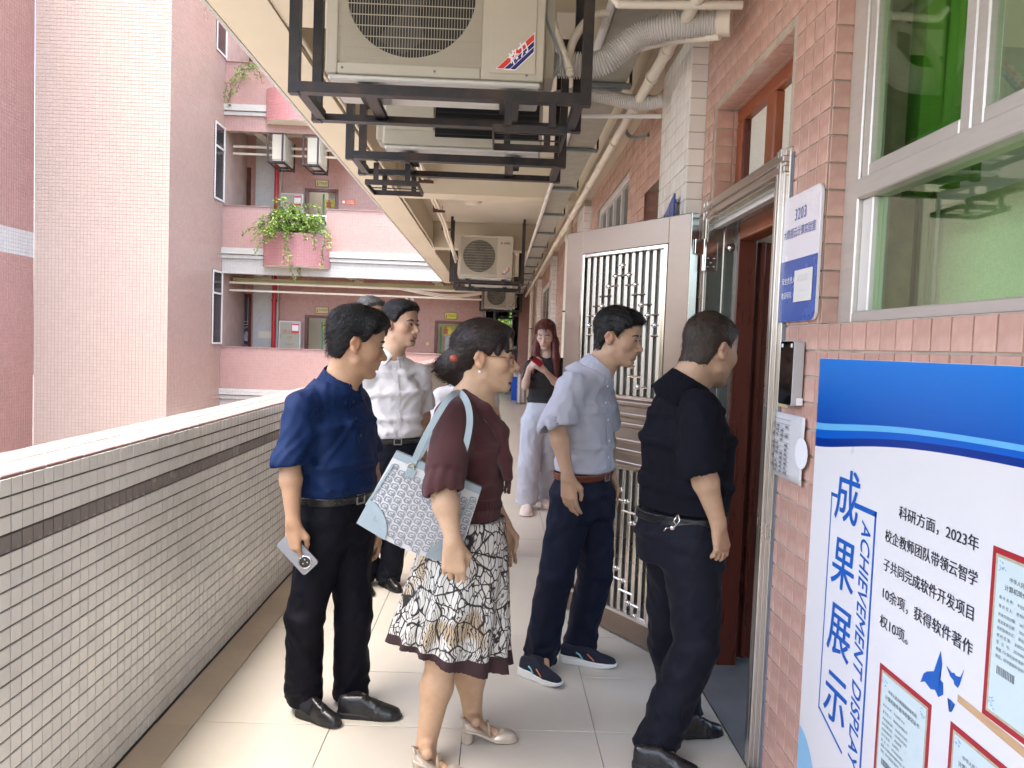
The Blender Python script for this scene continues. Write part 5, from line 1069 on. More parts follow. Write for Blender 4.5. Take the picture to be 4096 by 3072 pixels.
def cloth(name,col,rough=.8,stripe=None,scol=None,bump=.25,bscale=420,var=.05,sheen=.0,st=None,tw=.5):
    m=pm(name,col,rough,var=var,vscale=5,bump=bump,bscale=bscale,spec=.18,stretch=st); b=m.node_tree.nodes['Principled BSDF']; b.inputs['Sheen Weight'].default_value=sheen; b.inputs['Sheen Roughness'].default_value=.5
    if stripe:
        N=m.node_tree.nodes; L=m.node_tree.links; tc=N.new('ShaderNodeTexCoord'); mp=N.new('ShaderNodeMapping'); mp.inputs['Rotation'].default_value=stripe[1]; w=N.new('ShaderNodeTexWave'); w.inputs['Scale'].default_value=stripe[0]; w.inputs['Distortion'].default_value=.3; w.inputs['Detail'].default_value=1; L.new(tc.outputs['Object'],mp.inputs[0]); L.new(mp.outputs[0],w.inputs[0])
        src=b.inputs['Base Color'].links[0].from_socket; mx=N.new('ShaderNodeMix'); mx.data_type='RGBA'; r=N.new('ShaderNodeMapRange'); r.inputs[1].default_value=.45; r.inputs[2].default_value=.8; r.inputs[4].default_value=tw; L.new(w.outputs[1],r.inputs[0]); L.new(r.outputs[0],mx.inputs[0]); L.new(src,mx.inputs[6]); mx.inputs[7].default_value=(*scol,1); L.new(mx.outputs[2],b.inputs['Base Color'])
    return m
cloth('polo_blue',(.004,.015,.062),.55,(140,(0,0,R(35))),(.010,.032,.11),sheen=.0,tw=.6); cloth('shirt_white',(.68,.66,.66),.8,(120,(0,0,R(20))),(.66,.61,.60),tw=.5,bump=.3); cloth('shirt_grey',(.42,.42,.48),.75); cloth('polo_black',(.0045,.0045,.009),.8); cloth('trouser_navy',(.006,.007,.014),.6,sheen=.03); cloth('trouser_black',(.004,.004,.008),.65); cloth('trouser_ink',(.006,.009,.022),.6); cloth('knit_maroon',(.075,.026,.026),.9,bump=.6,bscale=500,sheen=.12,var=.15); cloth('tee_charcoal',(.035,.035,.038),.85); cloth('pants_pale',(.50,.53,.60),.85,var=.08,bump=.4,bscale=700); cloth('shirt_generic',(.35,.36,.40),.8)
pm('leather_black',(.012,.012,.013),.28,spec=.6,var=.15,vscale=30,bump=.06,bscale=90); pm('sole_black',(.012,.012,.012),.6); pm('belt_brown',(.13,.035,.018),.45,var=.2,vscale=20); pm('mesh_navy',(.010,.013,.028),.8,bump=.4,bscale=500); pm('sole_white',(.72,.72,.70),.5); pm('orange_trim',(.75,.25,.08),.5); pm('cyan_trim',(.25,.60,.65),.5); pm('pump_gold',(.58,.50,.40),.3,metal=.35,var=.08,vscale=40); pm('gold_braid',(.55,.47,.34),.35,metal=.5,bump=.6,bscale=300); pm('clog_white',(.75,.66,.62),.55)
pm('sock_dark',(.015,.015,.02),.9)
SK=(.49,.31,.205)
def person(name,label,J,body,shirt,pants,hairs,tone=SK,h=.0045,hc=.0065,fem=False,mouth=0,jaw=1.0,eye=True,closed=False,neck_r=.055,bodyscale=1.0,seed=1):
    """J: joints; body: torso stations; returns root and helpers"""
    t=thing(name,label,'person'); f=unit(J['f']); r=unit(np.cross(f,Z_)); s=J['s']; G=Grow()
    L,A=add_head(G,J['head'],J['hd'],J.get('hup',Z_),s,fem,mouth,jaw)
    nb=np.array(J['neck'])
    G.rc(L(0,-.030,-.03),nb,neck_r*s*1.0,neck_r*1.08*s,.03); G.rc(L(0,.018,-.085),nb+f*.02,.036*s,.05*s,.03)
    mid=np.array(body[2][0]); pel=np.array(body[0][0])
    ti=min(body[2][2],body[2][3])*.62; G.rc(nb,mid,.055,ti,.05); G.rc(mid,pel,ti,ti,.05)
    if J.get('chest'): G.el(nb+f*.030-Z_*.075,[.115,.078,.085],np.array([r,f,Z_]),.03)
    for q in 'RL':
        G.rc(nb-Z_*.03,J['sh'+q],.045,.04,.04); add_arm(G,J['sh'+q],J['el'+q],J['wr'+q],J.get('arm',1.0))
        hd_=J['hand'+q]; add_hand(G,np.array(J['wr'+q])+unit(hd_[0])*.012,hd_[0],hd_[1],J.get('hs',1.0),*hd_[2:])
        hip,kn,an=[np.array(J[k+q],float) for k in('hip','kn','an')]; G.rc(pel,hip,.07,.07,.05); lg=J.get('leg',1.0)
        G.rc(hip,kn,.066*lg,.050*lg,.04); m=kn+(an-kn)*.3; G.rc(kn,m,.047*lg,.052*lg,.03); shd=J['shoe'][0] in('oxford','sneaker'); G.rc(m,an,.052*lg,(.025 if shd else .033)*lg,.03); hl,to=J['foot'+q]; ft=unit(np.array(to)-np.array(hl)); fl_=J.get('heel',0)
        G.rc(an,np.array(hl)+ft*.05+Z_*(.04+fl_),(.022 if shd else .030)*lg,.020,.02); G.rc(np.array(an)-Z_*.03,np.array(to)-ft*.08+Z_*.03,.026,.018,.02)
        if J['shoe'][0] in('oxford','sneaker'): MB().tube([an+Z_*.10,an+Z_*.0,(an+np.array(hl))/2+ft*.035,np.array(hl)+ft*.09+Z_*.05],[.046*lg,.044*lg,.043,.036],14).build('sock','sock_dark',t,True)
    lo,hi=G.bounds(); lo[2]=max(lo[2],.002); V,Q=mesh_sdf(G,lo,hi,h); V=relax(V,Q,1,.3)
    np_mesh('body',V,Q,'skin',t,tone_head(V,tone,L,A,s,J['head'],fem))
    if eye: eyes(t,L,A,s,closed=closed)
    if hairs: hair_mesh(t,L,A,s,J['head'],hairs[0],hairs[1],h=.0045,seed=seed,grow=hairs[2] if len(hairs)>2 else None,nb=nb,nr=neck_r)
    # ---- upper garment
    if shirt:
        st=[(np.array(c),a,b,d) for c,a,b,d in body]; hem=np.array(shirt['hem']); up=unit(st[-1][0]-st[0][0]); fs=shirt.get('fold',(16,16,6)); fa=shirt.get('famp',.011); nr_=shirt.get('neck',.066)
        st[4]=(st[4][0],st[4][1]*.80,st[4][2]*.95,st[4][3]*.9)
        def sf(P):
            d=loft(P,st,r,f,k=.035)
            for q in 'RL': d=smin(d,rc(P,nb-Z_*.035,np.array(J['sh'+q])+Z_*.004,.058,.052),.04)
            for q in 'RL':
                a=np.array(J['sh'+q]); e=np.array(J['el'+q]); w=np.array(J['wr'+q]); L1=np.linalg.norm(e-a); ln=shirt['sleeve']; dr=unit(e-a); end=a+dr*min(ln,L1); R1,R2=shirt.get('sr',(.068,.066)); tip=a+dr*(ln+.03)
                if ln<=L1: sl=rc(P,a-Z_*.005,tip,R1,R2); sl=smax(sl,(P-a)@dr-ln,.004)
                else: d2=unit(w-e); sl=smin(rc(P,a-Z_*.005,e,R1,R2),rc(P,e,e+d2*(ln-L1+.03),R2,R2*.95),.02); sl=np.where((P-e)@d2>0,smax(sl,(P-e)@d2-(ln-L1),.004),sl)
                sl=sl-fold(P,seed+3,(18,18,8),shirt.get('famp',.011)*.6)
                if shirt.get('cuff'): c_=(P-a)@dr; rel=P-a; ang=np.arctan2(rel@unit(np.cross(dr,Y_)),rel@Y_); sl=np.where(c_>ln-.075,sl+.006-.0022*np.sin(ang*34),sl)
                sl=smax(sl,-smax(rc(P,a+dr*(ln-.035),a+dr*(ln+.12),R2-.015,R2-.014),-((P-a)@dr-ln+.03),.002),.003)
                d=smin(d,sl,.035)
            z=(P-hem)@up
            d=d-fold(P,seed,fs,fa)*np.clip(z/.10+.35,.25,1)
            if shirt.get('blouse'): d=d-shirt['blouse']*np.exp(-((z-.045)/.03)**2)*(.6+.4*ridge(P*np.array((20,20,20)),seed+2))
            if shirt.get('rib'): ang=np.arctan2((P-hem)@r,(P-hem)@f); d=np.where(z<shirt['rib'],d+.007-.002*np.sin(ang*60),d)
            d=smax(d,-z,.005)
            if not shirt.get('collar'): d=smax(d,-rc(P,nb-f*.005-Z_*.045,L(0,-.01,-.06),nr_*.86,nr_),.006)
            if shirt.get('vneck'): d=smax(d,-rc(P,nb+f*.05+Z_*.03,nb+f*.125-Z_*shirt['vneck'],.062,.014),.01)
            return d
        pts=[c for c,_,_,_ in st]+[np.array(J[k]) for k in('shR','shL','elR','elL')]+([np.array(J[k]) for k in('wrR','wrL')] if shirt['sleeve']>.28 else []); lo=np.min(pts,0)-.19; hi=np.max(pts,0)+.19; hi[2]=max(nb[2]+.10,hi[2]-.12); lo[2]=hem[2]-.06
        V,Q=mesh_sdf(sf,lo,hi,hc); V=relax(V,Q,2,.4); sh_=np_mesh(shirt.get('name','shirt'),V,Q,shirt['mat'],t)
        if shirt.get('collar'):
            ch=shirt['collar']; cbk=shirt.get('cback',.04); R0=nr_*.97; axn=unit(L(0,-.02,-.05)-nb)
            def cfn(P):
                q=P-(nb-f*.002); z=q@axn; rad=q-np.outer(z,axn); rr=np.linalg.norm(rad,axis=1); fr=(rad@f)/(rr+1e-6); lat=np.abs(rad@r)
                tgt=R0+.004-.10*z; top=ch*(1.0-.42*np.clip(fr,0,1)); low=-(np.where(fr<0,.034+(cbk-.034)*-fr,.034))-.018*np.clip(fr,0,1)
                inner=smax(np.abs(rr-tgt+.004)-.0022,np.maximum(z-top,low-z),.002); t2=R0+.0085-.34*(z-top); outer=smax(np.abs(rr-t2)-.0026,np.maximum(z-top,(low-.006)-z),.002)
                d=smin(inner,outer,.003); gap=lat-.010-.55*np.clip(-(z-top*.2),0,1)-np.clip(z-.0,0,1)*.5; return np.where(fr>0,smax(d,-gap,.002),d)
            V,Q=mesh_sdf(cfn,nb-.13,nb+.15,.004); V=relax(V,Q,1,.3); np_mesh('collar',V,Q,shirt['mat'],sh_)
        if shirt.get('placket'):
            c0=nb+f*.055-Z_*.035; n_=shirt['placket'][0]; zl=shirt['placket'][1]; bts=[]
            dirs=np.array([f]); strip=[]
            for k in range(22):
                z=c0[2]-zl*k/21; lo_,hi_=.0,.30; base=nb*0+np.array([np.interp(z,[c[2] for c,_,_,_ in st],[c[i] for c,_,_,_ in st]) for i in range(2)]+[z])
                for _ in range(18):
                    m_=(lo_+hi_)/2
                    if sf((base+f*m_)[None])[0]<0: lo_=m_
                    else: hi_=m_
                strip.append(base+f*(lo_+.002))
            v=[];
            for p in strip: v+=[p-r*.015,p+r*.015,p+r*.015+f*.002,p-r*.015+f*.002]
            fc=[(4*i+a,4*i+b,4*i+4+b,4*i+4+a) for i in range(21) for a,b in((3,2),(2,1),(0,3))]; MB().add(v,fc).build('placket',shirt['mat'],sh_,True,auto=60)
            for k in range(n_): p=strip[int((k+.6)*21/n_)%22]+f*.003; MB().lathe(p,f,[(0,.0055),(.0018,.005),(.002,.003)],10).build('button',shirt.get('btn','white_print'),sh_,True,auto=40)
    # ---- trousers
    if pants:
        wz=np.array(pants['waist']); pst=[(np.array(c),a,b,d) for c,a,b,d in pants['st']]; r0_,r1_,r2_=pants['r']; fa=pants.get('famp',.012)
        def pf(P):
            d=loft(P,pst,r,f)
            legs=None
            for q in 'RL':
                hip,kn,an=[np.array(J[k+q],float) for k in('hip','kn','an')]; dn=unit(an-kn); e=an+dn*pants.get('drop',.03)
                lg=smin(rc(P,hip,kn,r0_,r1_*.96),rc(P,kn,e,r1_*.96,r2_),.012)
                z=(P-an)@Z_; zk=np.abs((P-kn)@Z_)
                lg=lg-fold(P,seed+4+(q=='L'),(15,15,4.5),fa*.8)-fold(P,seed+6,(7,7,26),fa*.9)*np.exp(-np.clip(z-.0,0,9)/.07)-fold(P,seed+8,(10,10,18),fa*.35)*np.exp(-(zk/.08)**2)
                lg=smax(lg,-((P-e)@-dn),.004); lg=smax(lg,-rc(P,e-dn*.02,e+dn*.05,r2_-.016,r2_-.014),.003); legs=lg if legs is None else smin(legs,lg,.012)
            d=smin(d,legs,.04); d=d-fold(P,seed+11,(14,14,5),fa*.4)
            return smax(d,(P-wz)@unit(pst[-1][0]-pst[0][0]),.004)
        pts=[c for c,_,_,_ in pst]+[np.array(J[k+q]) for k in('hip','kn','an') for q in 'RL']; lo=np.min(pts,0)-.17; hi=np.max(pts,0)+.17; lo[2]=max(.02,lo[2]+.06); hi[2]=wz[2]+.03
        V,Q=mesh_sdf(pf,lo,hi,hc); V=relax(V,Q,2,.4); tr_=np_mesh('trousers',V,Q,pants['mat'],t)
        if pants.get('belt'):
            upv=unit(pst[-1][0]-pst[0][0]); bm_=pants['belt']
            def bf(P):
                z=(P-wz)@upv; d=loft(P,pst+[(pst[-1][0]+upv*.05,*pst[-1][1:])],r,f); return smax(np.abs(d-.004)-.004,np.abs(z+.012)-.017,.002)
            V,Q=mesh_sdf(bf,wz-.24,wz+.24,.0045); b_=np_mesh('belt',V,Q,bm_,t)
            c=wz-upv*.012; lo_,hi_=.03,.3
            for _ in range(20):
                m_=(lo_+hi_)/2
                if loft((c+f*m_)[None],pst+[(pst[-1][0]+upv*.05,*pst[-1][1:])],r,f)[0]<.009: lo_=m_
                else: hi_=m_
            p=c+f*(lo_+.001); k=MB(); 
            for a,b,w,hh in((0,.017,.025,.003),(0,-.017,.025,.003),(.022,0,.003,.02),(-.022,0,.003,.02)): k.obox(p+r*a+upv*b,r,upv,f,w,hh,.003)
            k.build('buckle','steel',b_,bevel=.001)
    for q in 'RL':
        if J.get('shoe'): shoe(t,J['foot'+q][0],J['foot'+q][1],*J['shoe'],seed=seed)
    return t,L,A,r,f
DN=np.array((0,0,-1.))
# ------------------------------------------------------------ man in the blue polo
def R2(f): f=unit(f); return np.cross(f,Z_)
f=unit((.86,-.5,0)); r=R2(f)
J=dict(f=f,s=1.04,head=at(1424,1376,3.05),hd=unit((.92,.34,-.20)),neck=at(1366,1528,3.07),shR=at(1208,1628,2.93),shL=at(1418,1612,3.21),elR=at(1160,1850,2.88),elL=at(1478,1850,3.27),wrR=at(1172,2082,2.85),wrL=at(1492,2075,3.20),
  handR=(unit((.02,.0,-1)),-r,.55,.6,.02,f),handL=(unit((.05,-.05,-1)),r,.45,.4,.02,f),hipR=at(1308,2075,3.02),hipL=at(1392,2075,3.13),knR=at(1222,2465,2.96),knL=at(1412,2465,3.08),anR=at(1214,2745,3.0),anL=at(1404,2740,3.1),
  footR=(floor_pt(1190,2858),floor_pt(1358,2912)),footL=(floor_pt(1352,2862),floor_pt(1604,2876)),shoe=('oxford','leather_black','sole_black'))
bd=[(at(1345,2080,3.07),.155,.115,.12),(at(1345,1960,3.07),.158,.118,.105),(at(1348,1850,3.07),.168,.128,.11),(at(1338,1700,3.08),.178,.118,.118),(at(1322,1605,3.08),.165,.085,.10),(at(1345,1548,3.07),.085,.07,.075)]
pst=[(at(1345,2150,3.07),.15,.11,.13),(at(1345,2060,3.07),.158,.115,.128),(at(1345,1955,3.07),.153,.118,.105)]
tA,LA,AA,_,_=person('person','man in dark blue polo shirt and black trousers holding a phone, by the parapet',J,bd,dict(hem=at(1345,1968,3.07),sleeve=.225,sr=(.057,.067),mat='polo_blue',collar=.045,neck=.068,placket=(3,.2),btn='leather_black',famp=.011,fold=(13,13,3),blouse=.014,name='polo_shirt'),
  dict(waist=at(1345,1968,3.07),st=pst,r=(.098,.074,.066),mat='trouser_black',belt='leather_black',famp=.013,drop=.06),
  (dict(vol=.009,top=.013,quiff=.017,front=.064,amp=.0035,lift=.005,len=.04,strands=5000,comb=lambda q:np.array((.3,-.9,.1 if q[1]>-.03 else -.9))),'hair_black'),tone=(.48,.29,.18),seed=11,jaw=1.06,mouth=0)
# ------------------------------------------------------------ woman in the maroon cardigan
f=unit((1,.03,0)); r=R2(f)
J=dict(f=f,s=1.0,head=at(1938,1432,2.76),hd=unit((1,.02,-.03)),neck=at(1885,1592,2.77),shR=at(1815,1668,2.64),shL=at(1850,1650,2.92),elR=at(1772,1965,2.47),elL=at(1930,1950,2.99),wrR=at(1812,2155,2.43),wrL=at(2010,2085,2.96),
  handR=(unit((.06,.0,-1)),-r,.6,.5,.02,f),handL=(unit((.15,0,-1)),r,.5,.4,.02,f),hipR=at(1850,2200,2.71),hipL=at(1875,2200,2.84),knR=at(1766,2640,2.68),knL=at(1876,2640,2.86),anR=at(1704,2985,2.66),anL=at(1890,2862,2.87),
  footR=(floor_pt(1650,3098),floor_pt(1868,3122)),footL=(floor_pt(1846,2972),floor_pt(2068,2962)),shoe=('pump','pump_gold','pump_gold'),heel=.04,arm=1.05,leg=1.06,chest=1)
bd=[(at(1880,2120,2.77),.155,.115,.12),(at(1885,2010,2.77),.148,.115,.105),(at(1885,1900,2.77),.15,.118,.10),(at(1882,1775,2.77),.16,.128,.115),(at(1868,1665,2.77),.15,.085,.11),(at(1878,1610,2.77),.09,.07,.08)]
bun=Grow(); hb=J['head']; bun.el(hb+np.array((-.115,-.005,-.03)),[.052,.048,.06],None,.02); bun.el(hb+np.array((-.085,-.005,-.075)),[.034,.03,.035],None,.02); bun.rc(hb+np.array((-.06,0,.02)),hb+np.array((-.105,0,-.02)),.06,.04,.02)
bun.rc(hb+np.array((.070,-.045,.065)),hb+np.array((.082,-.045,.028)),.016,.005,.012); bun.rc(hb+np.array((.078,0,.085)),hb+np.array((.098,.0,.052)),.022,.007,.015); bun.rc(hb+np.array((.055,-.06,.055)),hb+np.array((.05,-.070,.02)),.014,.005,.012)
tB,LB_,AB,_,_=person('person','woman in maroon knit top and floral skirt with glasses and a hair bun',J,bd,dict(hem=at(1880,2062,2.77),sleeve=.30,sr=(.066,.070),mat='knit_maroon',neck=.074,vneck=.15,famp=.004,fold=(14,14,8),rib=.085,cuff=True,name='knit_top'),None,
  (dict(vol=.010,top=.008,front=.070,amp=.0022,nape=-.055,lift=.0015,len=.06,strands=5000,comb=lambda q:np.array((q[0]*1.5,-1,-.25))),'hair_brown',bun),tone=(.53,.345,.22),fem=True,seed=21,neck_r=.056)
# skirt
sk_t=np.array(at(1880,2062,2.77)); sc0=np.array(at(1830,2330,2.77)); sc1=np.array(at(1772,2590,2.76))
def skirt(P):
    z0,z1=sk_t[2],sc1[2]; t=np.clip((z0-P[:,2])/(z0-z1),-.1,1.25); cx=np.interp(t,[0,.5,1],[sk_t[0]-.0,sc0[0],sc1[0]+.005]); cy=2.77; x=P[:,0]-cx; y=P[:,1]-cy; a=np.interp(t,[-.1,0,.25,1,1.2],[.125,.13,.165,.225,.235]); b=np.interp(t,[-.1,0,.25,1,1.2],[.145,.15,.18,.215,.22]); ang=np.arctan2(y,x)
    pl=np.clip(t-.15,0,1)*.020*np.sin(ang*13+1.5*np.sin(ang*3)+t*.8)+np.clip(t-.3,0,1)*.012*np.sin(ang*5+2)
    rho=np.sqrt((x/a)**2+(y/b)**2); d=(rho-1)*np.minimum(a,b)-pl; zh=sc1[2]-.0+.018*np.sin(ang*2-.6)-.045*(x/.22); d=np.maximum(d,zh-P[:,2]); d=np.maximum(d,P[:,2]-z0+.0)
    inn=(rho-1)*np.minimum(a,b)-pl+.013; return smax(d,-np.maximum(inn,P[:,2]-z0+.15),.003)
m=pm('floral',(.72,.69,.62),.85,bump=.2,bscale=400); N=m.node_tree.nodes; L=m.node_tree.links; b=N['Principled BSDF']; tc=N.new('ShaderNodeTexCoord')
def nd(t,**k):
    n=N.new(t)
    for a,v in k.items(): n.inputs[a].default_value=v
    return n
ns=nd('ShaderNodeTexNoise',Scale=9.0,Detail=1.0); L.new(tc.outputs['Object'],ns.inputs['Vector']); mxv=N.new('ShaderNodeVectorMath'); mxv.operation='MULTIPLY_ADD'; mxv.inputs[1].default_value=(.08,.08,.08); L.new(ns.outputs['Color'],mxv.inputs[0]); L.new(tc.outputs['Object'],mxv.inputs[2])
vo=nd('ShaderNodeTexVoronoi',Scale=14.0); L.new(mxv.outputs[0],vo.inputs['Vector']); sn=nd('ShaderNodeTexWave',Scale=34.0,Distortion=9.0,Detail=2.0); sn.inputs['Detail Scale'].default_value=1.2; L.new(mxv.outputs[0],sn.inputs['Vector'])
ve=nd('ShaderNodeTexVoronoi',Scale=14.0); ve.feature='DISTANCE_TO_EDGE'; L.new(mxv.outputs[0],ve.inputs['Vector']); v2=nd('ShaderNodeTexVoronoi',Scale=34.0); v2.feature='DISTANCE_TO_EDGE'; mp=N.new('ShaderNodeMapping'); mp.inputs['Scale'].default_value=(1.7,1.7,.55); L.new(mxv.outputs[0],mp.inputs[0]); L.new(mp.outputs[0],v2.inputs['Vector'])
def rampn(src,p0,p1,c0=(0,0,0,1),c1=(1,1,1,1)):
    rp=N.new('ShaderNodeValToRGB'); rp.color_ramp.elements[0].position=p0; rp.color_ramp.elements[1].position=p1; rp.color_ramp.elements[0].color=c0; rp.color_ramp.elements[1].color=c1; L.new(src,rp.inputs[0]); return rp.outputs[0]
lt=rampn(v2.outputs[0],.035,.08); l1=rampn(ve.outputs[0],.02,.05); l2=rampn(sn.outputs['Fac'],.12,.30); big=nd('ShaderNodeTexNoise',Scale=7.0,Detail=1.0); L.new(tc.outputs['Object'],big.inputs['Vector']); sel=rampn(big.outputs[0],.54,.58)
def mixc(f_,a,b_):
    q=N.new('ShaderNodeMix'); q.data_type='RGBA'
    L.new(f_,q.inputs[0]) if not isinstance(f_,float) else setattr(q.inputs[0],'default_value',f_)
    for i,c in((6,a),(7,b_)):
        if isinstance(c,tuple): q.inputs[i].default_value=c
        else: L.new(c,q.inputs[i])
    return q.outputs[2]
tanm=rampn(big.outputs[0],.60,.66); base=mixc(tanm,(.66,.645,.59,1),(.46,.37,.25,1)); pat=mixc(sel,lt,l2); pat2=mixc(l1,(0,0,0,1),pat); colr=mixc(pat2,(.028,.022,.022,1),base)
sx_=N.new('ShaderNodeSeparateXYZ'); L.new(tc.outputs['Object'],sx_.inputs[0]); bandv=N.new('ShaderNodeMath'); bandv.operation='MULTIPLY_ADD'; bandv.inputs[1].default_value=.20; L.new(sx_.outputs[0],bandv.inputs[0]); L.new(sx_.outputs[2],bandv.inputs[2])
zb=float(sc1[2]+.20*sc1[0]+.045); bb=N.new('ShaderNodeMath'); bb.operation='GREATER_THAN'; bb.inputs[1].default_value=zb; L.new(bandv.outputs[0],bb.inputs[0]); colr=mixc(bb.outputs[0],(.045,.022,.024,1),colr); L.new(colr,b.inputs['Base Color'])
V,Q=mesh_sdf(skirt,(sc1[0]-.33,2.45,sc1[2]-.12),(sk_t[0]+.28,3.09,sk_t[2]+.02),.006); V=relax(V,Q,1,.3); np_mesh('skirt',V,Q,'floral',tB)
# glasses, earring, bow, hair clip
pm('spec_frame',(.30,.06,.05),.3,metal=.4); glass('lens',(.93,.95,.96),refl=.3); pm('pearl',(.8,.76,.72),.2); pm('clip_red',(.30,.05,.02),.3)
gl=MB()
for sx in(-1,1): gl.tube([LB_(sx*.066,.078,.008),LB_(sx*.078,.03,.009),LB_(sx*.083,-.015,.008)],.0016,5)
for sx in(-1,1): gl.tube([LB_(sx*.034+.026*math.cos(a),.104,.002+.018*math.sin(a)) for a in np.linspace(0,6.283,17)],.0014,5)
gl.tube([LB_(-.009,.106,.005),LB_(0,.109,.008),LB_(.009,.106,.005)],.0015,5); gl.build('glasses','spec_frame',tB,True)
for sx in(-1,1): MB().add([LB_(sx*.034+.025*math.cos(a),.104,.002+.017*math.sin(a)) for a in np.linspace(0,6.0,16)],[tuple(range(16))]).build('lens','lens',tB)
MB().sphere(LB_(.086,-.014,-.048),.0055,8,6).build('earring','pearl',tB,True); MB().tube([LB_(.084,-.014,-.030),LB_(.086,-.014,-.044)],.0012,5).build('earring_hook','spec_frame',tB,True)
MB().sphere(hb+np.array((-.105,-.046,-.005)),.02,10,6,(1,.6,.8)).build('hair_clip','clip_red',tB,True)
bw=Grow(); c=np.array(at(2005,1725,2.68)); bw.el(c,[.022,.022,.026],None,.01); bw.rc(c,c+np.array((.015,-.02,-.10)),.018,.024,.015); bw.rc(c+np.array((.015,-.02,-.10)),c+np.array((.03,-.03,-.16)),.024,.016,.015); bw.rc(c,c+np.array((-.06,-.01,.075)),.02,.022,.02); bw.rc(c+np.array((-.06,-.01,.075)),c+np.array((-.14,.02,.125)),.022,.018,.02); bw.rc(c,c+np.array((.025,.04,-.12)),.015,.018,.012); bw.rc(c,c+np.array((-.045,.1,.08)),.018,.016,.02)
lo,hi=bw.bounds(); V,Q=mesh_sdf(lambda P:bw(P)-.003*ridge(P*np.array((40,40,12)),4),lo,hi,.005); np_mesh('bow',V,Q,'knit_maroon',tB)
fr=MB()
for k in range(16):
    a=rng.uniform(-1,1); p0=c+np.array((.028+.012*a,-.03+.015*rng.uniform(-1,1),-.15)); fr.tube([p0,p0+np.array((.006*rng.uniform(-1,1),.004,-.03)),p0+np.array((.01*rng.uniform(-1,1),.004,-.065))],.0022,4)
fr.build('bow_fringe','knit_maroon',tB)
# ------------------------------------------------------------ man in the pale grey shirt
f=unit((.82,-.55,0)); r=R2(f)
J=dict(f=f,s=1.0,head=at(2470,1352,3.5),hd=unit((.90,-.40,-.20)),neck=at(2392,1478,3.52),shR=at(2280,1552,3.38),shL=at(2398,1545,3.64),elR=at(2228,1708,3.30),elL=at(2425,1720,3.70),wrR=at(2270,1898,3.25),wrL=at(2440,1895,3.62),
  handR=(unit((.12,-.02,-1)),-r,.3,.3,.03,f),handL=(unit((.1,0,-1)),r,.4,.3,.02,f),hipR=at(2295,1990,3.45),hipL=at(2378,1990,3.56),knR=at(2222,2300,3.42),knL=at(2380,2300,3.56),anR=at(2172,2575,3.48),anL=at(2322,2555,3.62),
  footR=(floor_pt(2080,2692),floor_pt(2244,2752)),footL=(floor_pt(2240,2640),floor_pt(2466,2672)),shoe=('sneaker','mesh_navy','sole_white'))
bd=[(at(2330,2000,3.5),.15,.105,.12),(at(2335,1880,3.5),.15,.105,.10),(at(2338,1780,3.51),.158,.115,.105),(at(2335,1630,3.52),.168,.115,.11),(at(2340,1535,3.52),.155,.085,.095),(at(2370,1495,3.52),.085,.07,.07)]
pst=[(at(2330,2060,3.5),.15,.105,.13),(at(2330,1970,3.5),.153,.108,.125),(at(2335,1875,3.5),.147,.11,.105)]
tC,LC,AC,_,_=person('person','man in pale grey short sleeved shirt and trainers leaning towards the doorway',J,bd,dict(hem=at(2335,1884,3.5),sleeve=.205,sr=(.060,.078),mat='shirt_grey',collar=.048,neck=.066,placket=(5,.40),famp=.012,fold=(13,13,3),blouse=.016),
  dict(waist=at(2335,1884,3.5),st=pst,r=(.096,.080,.072),mat='trouser_ink',belt='belt_brown',famp=.014,drop=.085),
  (dict(vol=.009,top=.012,quiff=.006,front=.070,amp=.0035,lift=.004,len=.032,strands=5000,comb=lambda q:np.array((.2,.5 if q[1]>0 else -.5,-.6))),'hair_black'),tone=(.46,.29,.19),seed=31,mouth=.003,neck_r=.05)
# ------------------------------------------------------------ man in the black polo at the doorway
f=unit((.75,.66,0)); r=R2(f)
J=dict(f=f,s=1.05,head=at(2838,1400,2.85),hd=unit((.84,.50,-.22)),neck=at(2744,1556,2.84),shR=at(2808,1640,2.69),shL=at(2680,1625,3.0),elR=at(2802,1862,2.64),elL=at(2650,1870,3.05),wrR=at(2872,2085,2.66),wrL=at(2720,2080,3.1),
  handR=(unit((.22,.08,-1)),-r,.45,.5,.02,f),handL=(unit((.1,0,-1)),r,.4,.3,.02,f),hipR=at(2765,2165,2.77),hipL=at(2685,2165,2.93),knR=at(2785,2570,2.73),knL=at(2680,2570,3.0),anR=at(2640,2935,2.74),anL=at(2735,2870,3.05),
  footR=(floor_pt(2530,3068),floor_pt(2800,3115)),footL=(floor_pt(2690,2950),floor_pt(2890,2940)),shoe=('oxford','leather_black','sole_black'),arm=1.12)
bd=[(at(2725,2170,2.85),.165,.125,.135),(at(2728,2050,2.85),.168,.135,.125),(at(2740,1930,2.85),.172,.142,.125),(at(2745,1750,2.84),.18,.13,.128),(at(2745,1640,2.83),.172,.09,.11),(at(2742,1580,2.83),.09,.075,.08)]
pst=[(at(2722,2230,2.85),.165,.12,.145),(at(2722,2130,2.85),.170,.125,.14),(at(2728,2020,2.85),.163,.13,.12)]
tD,LD,AD,_,_=person('person','stout man in black polo shirt with thinning hair stepping into the doorway',J,bd,dict(hem=at(2728,2030,2.85),sleeve=.215,sr=(.066,.082),mat='polo_black',collar=.045,cback=.075,neck=.074,famp=.007,fold=(13,13,3),name='polo_shirt'),
  dict(waist=at(2728,2046,2.85),st=pst,r=(.104,.084,.074),mat='trouser_navy',belt='leather_black',famp=.014,drop=.065),
  (dict(vol=.005,top=.004,front=.082,amp=.0026,lift=.003,len=.02,strands=6000,bald=(0,.085,.10,.055,.05,.05),comb=lambda q:np.array((q[0]*3,-.2 if q[1]<0 else .5,-.7))),'hair_thin'),tone=(.44,.28,.18),seed=41,jaw=1.14,neck_r=.062)
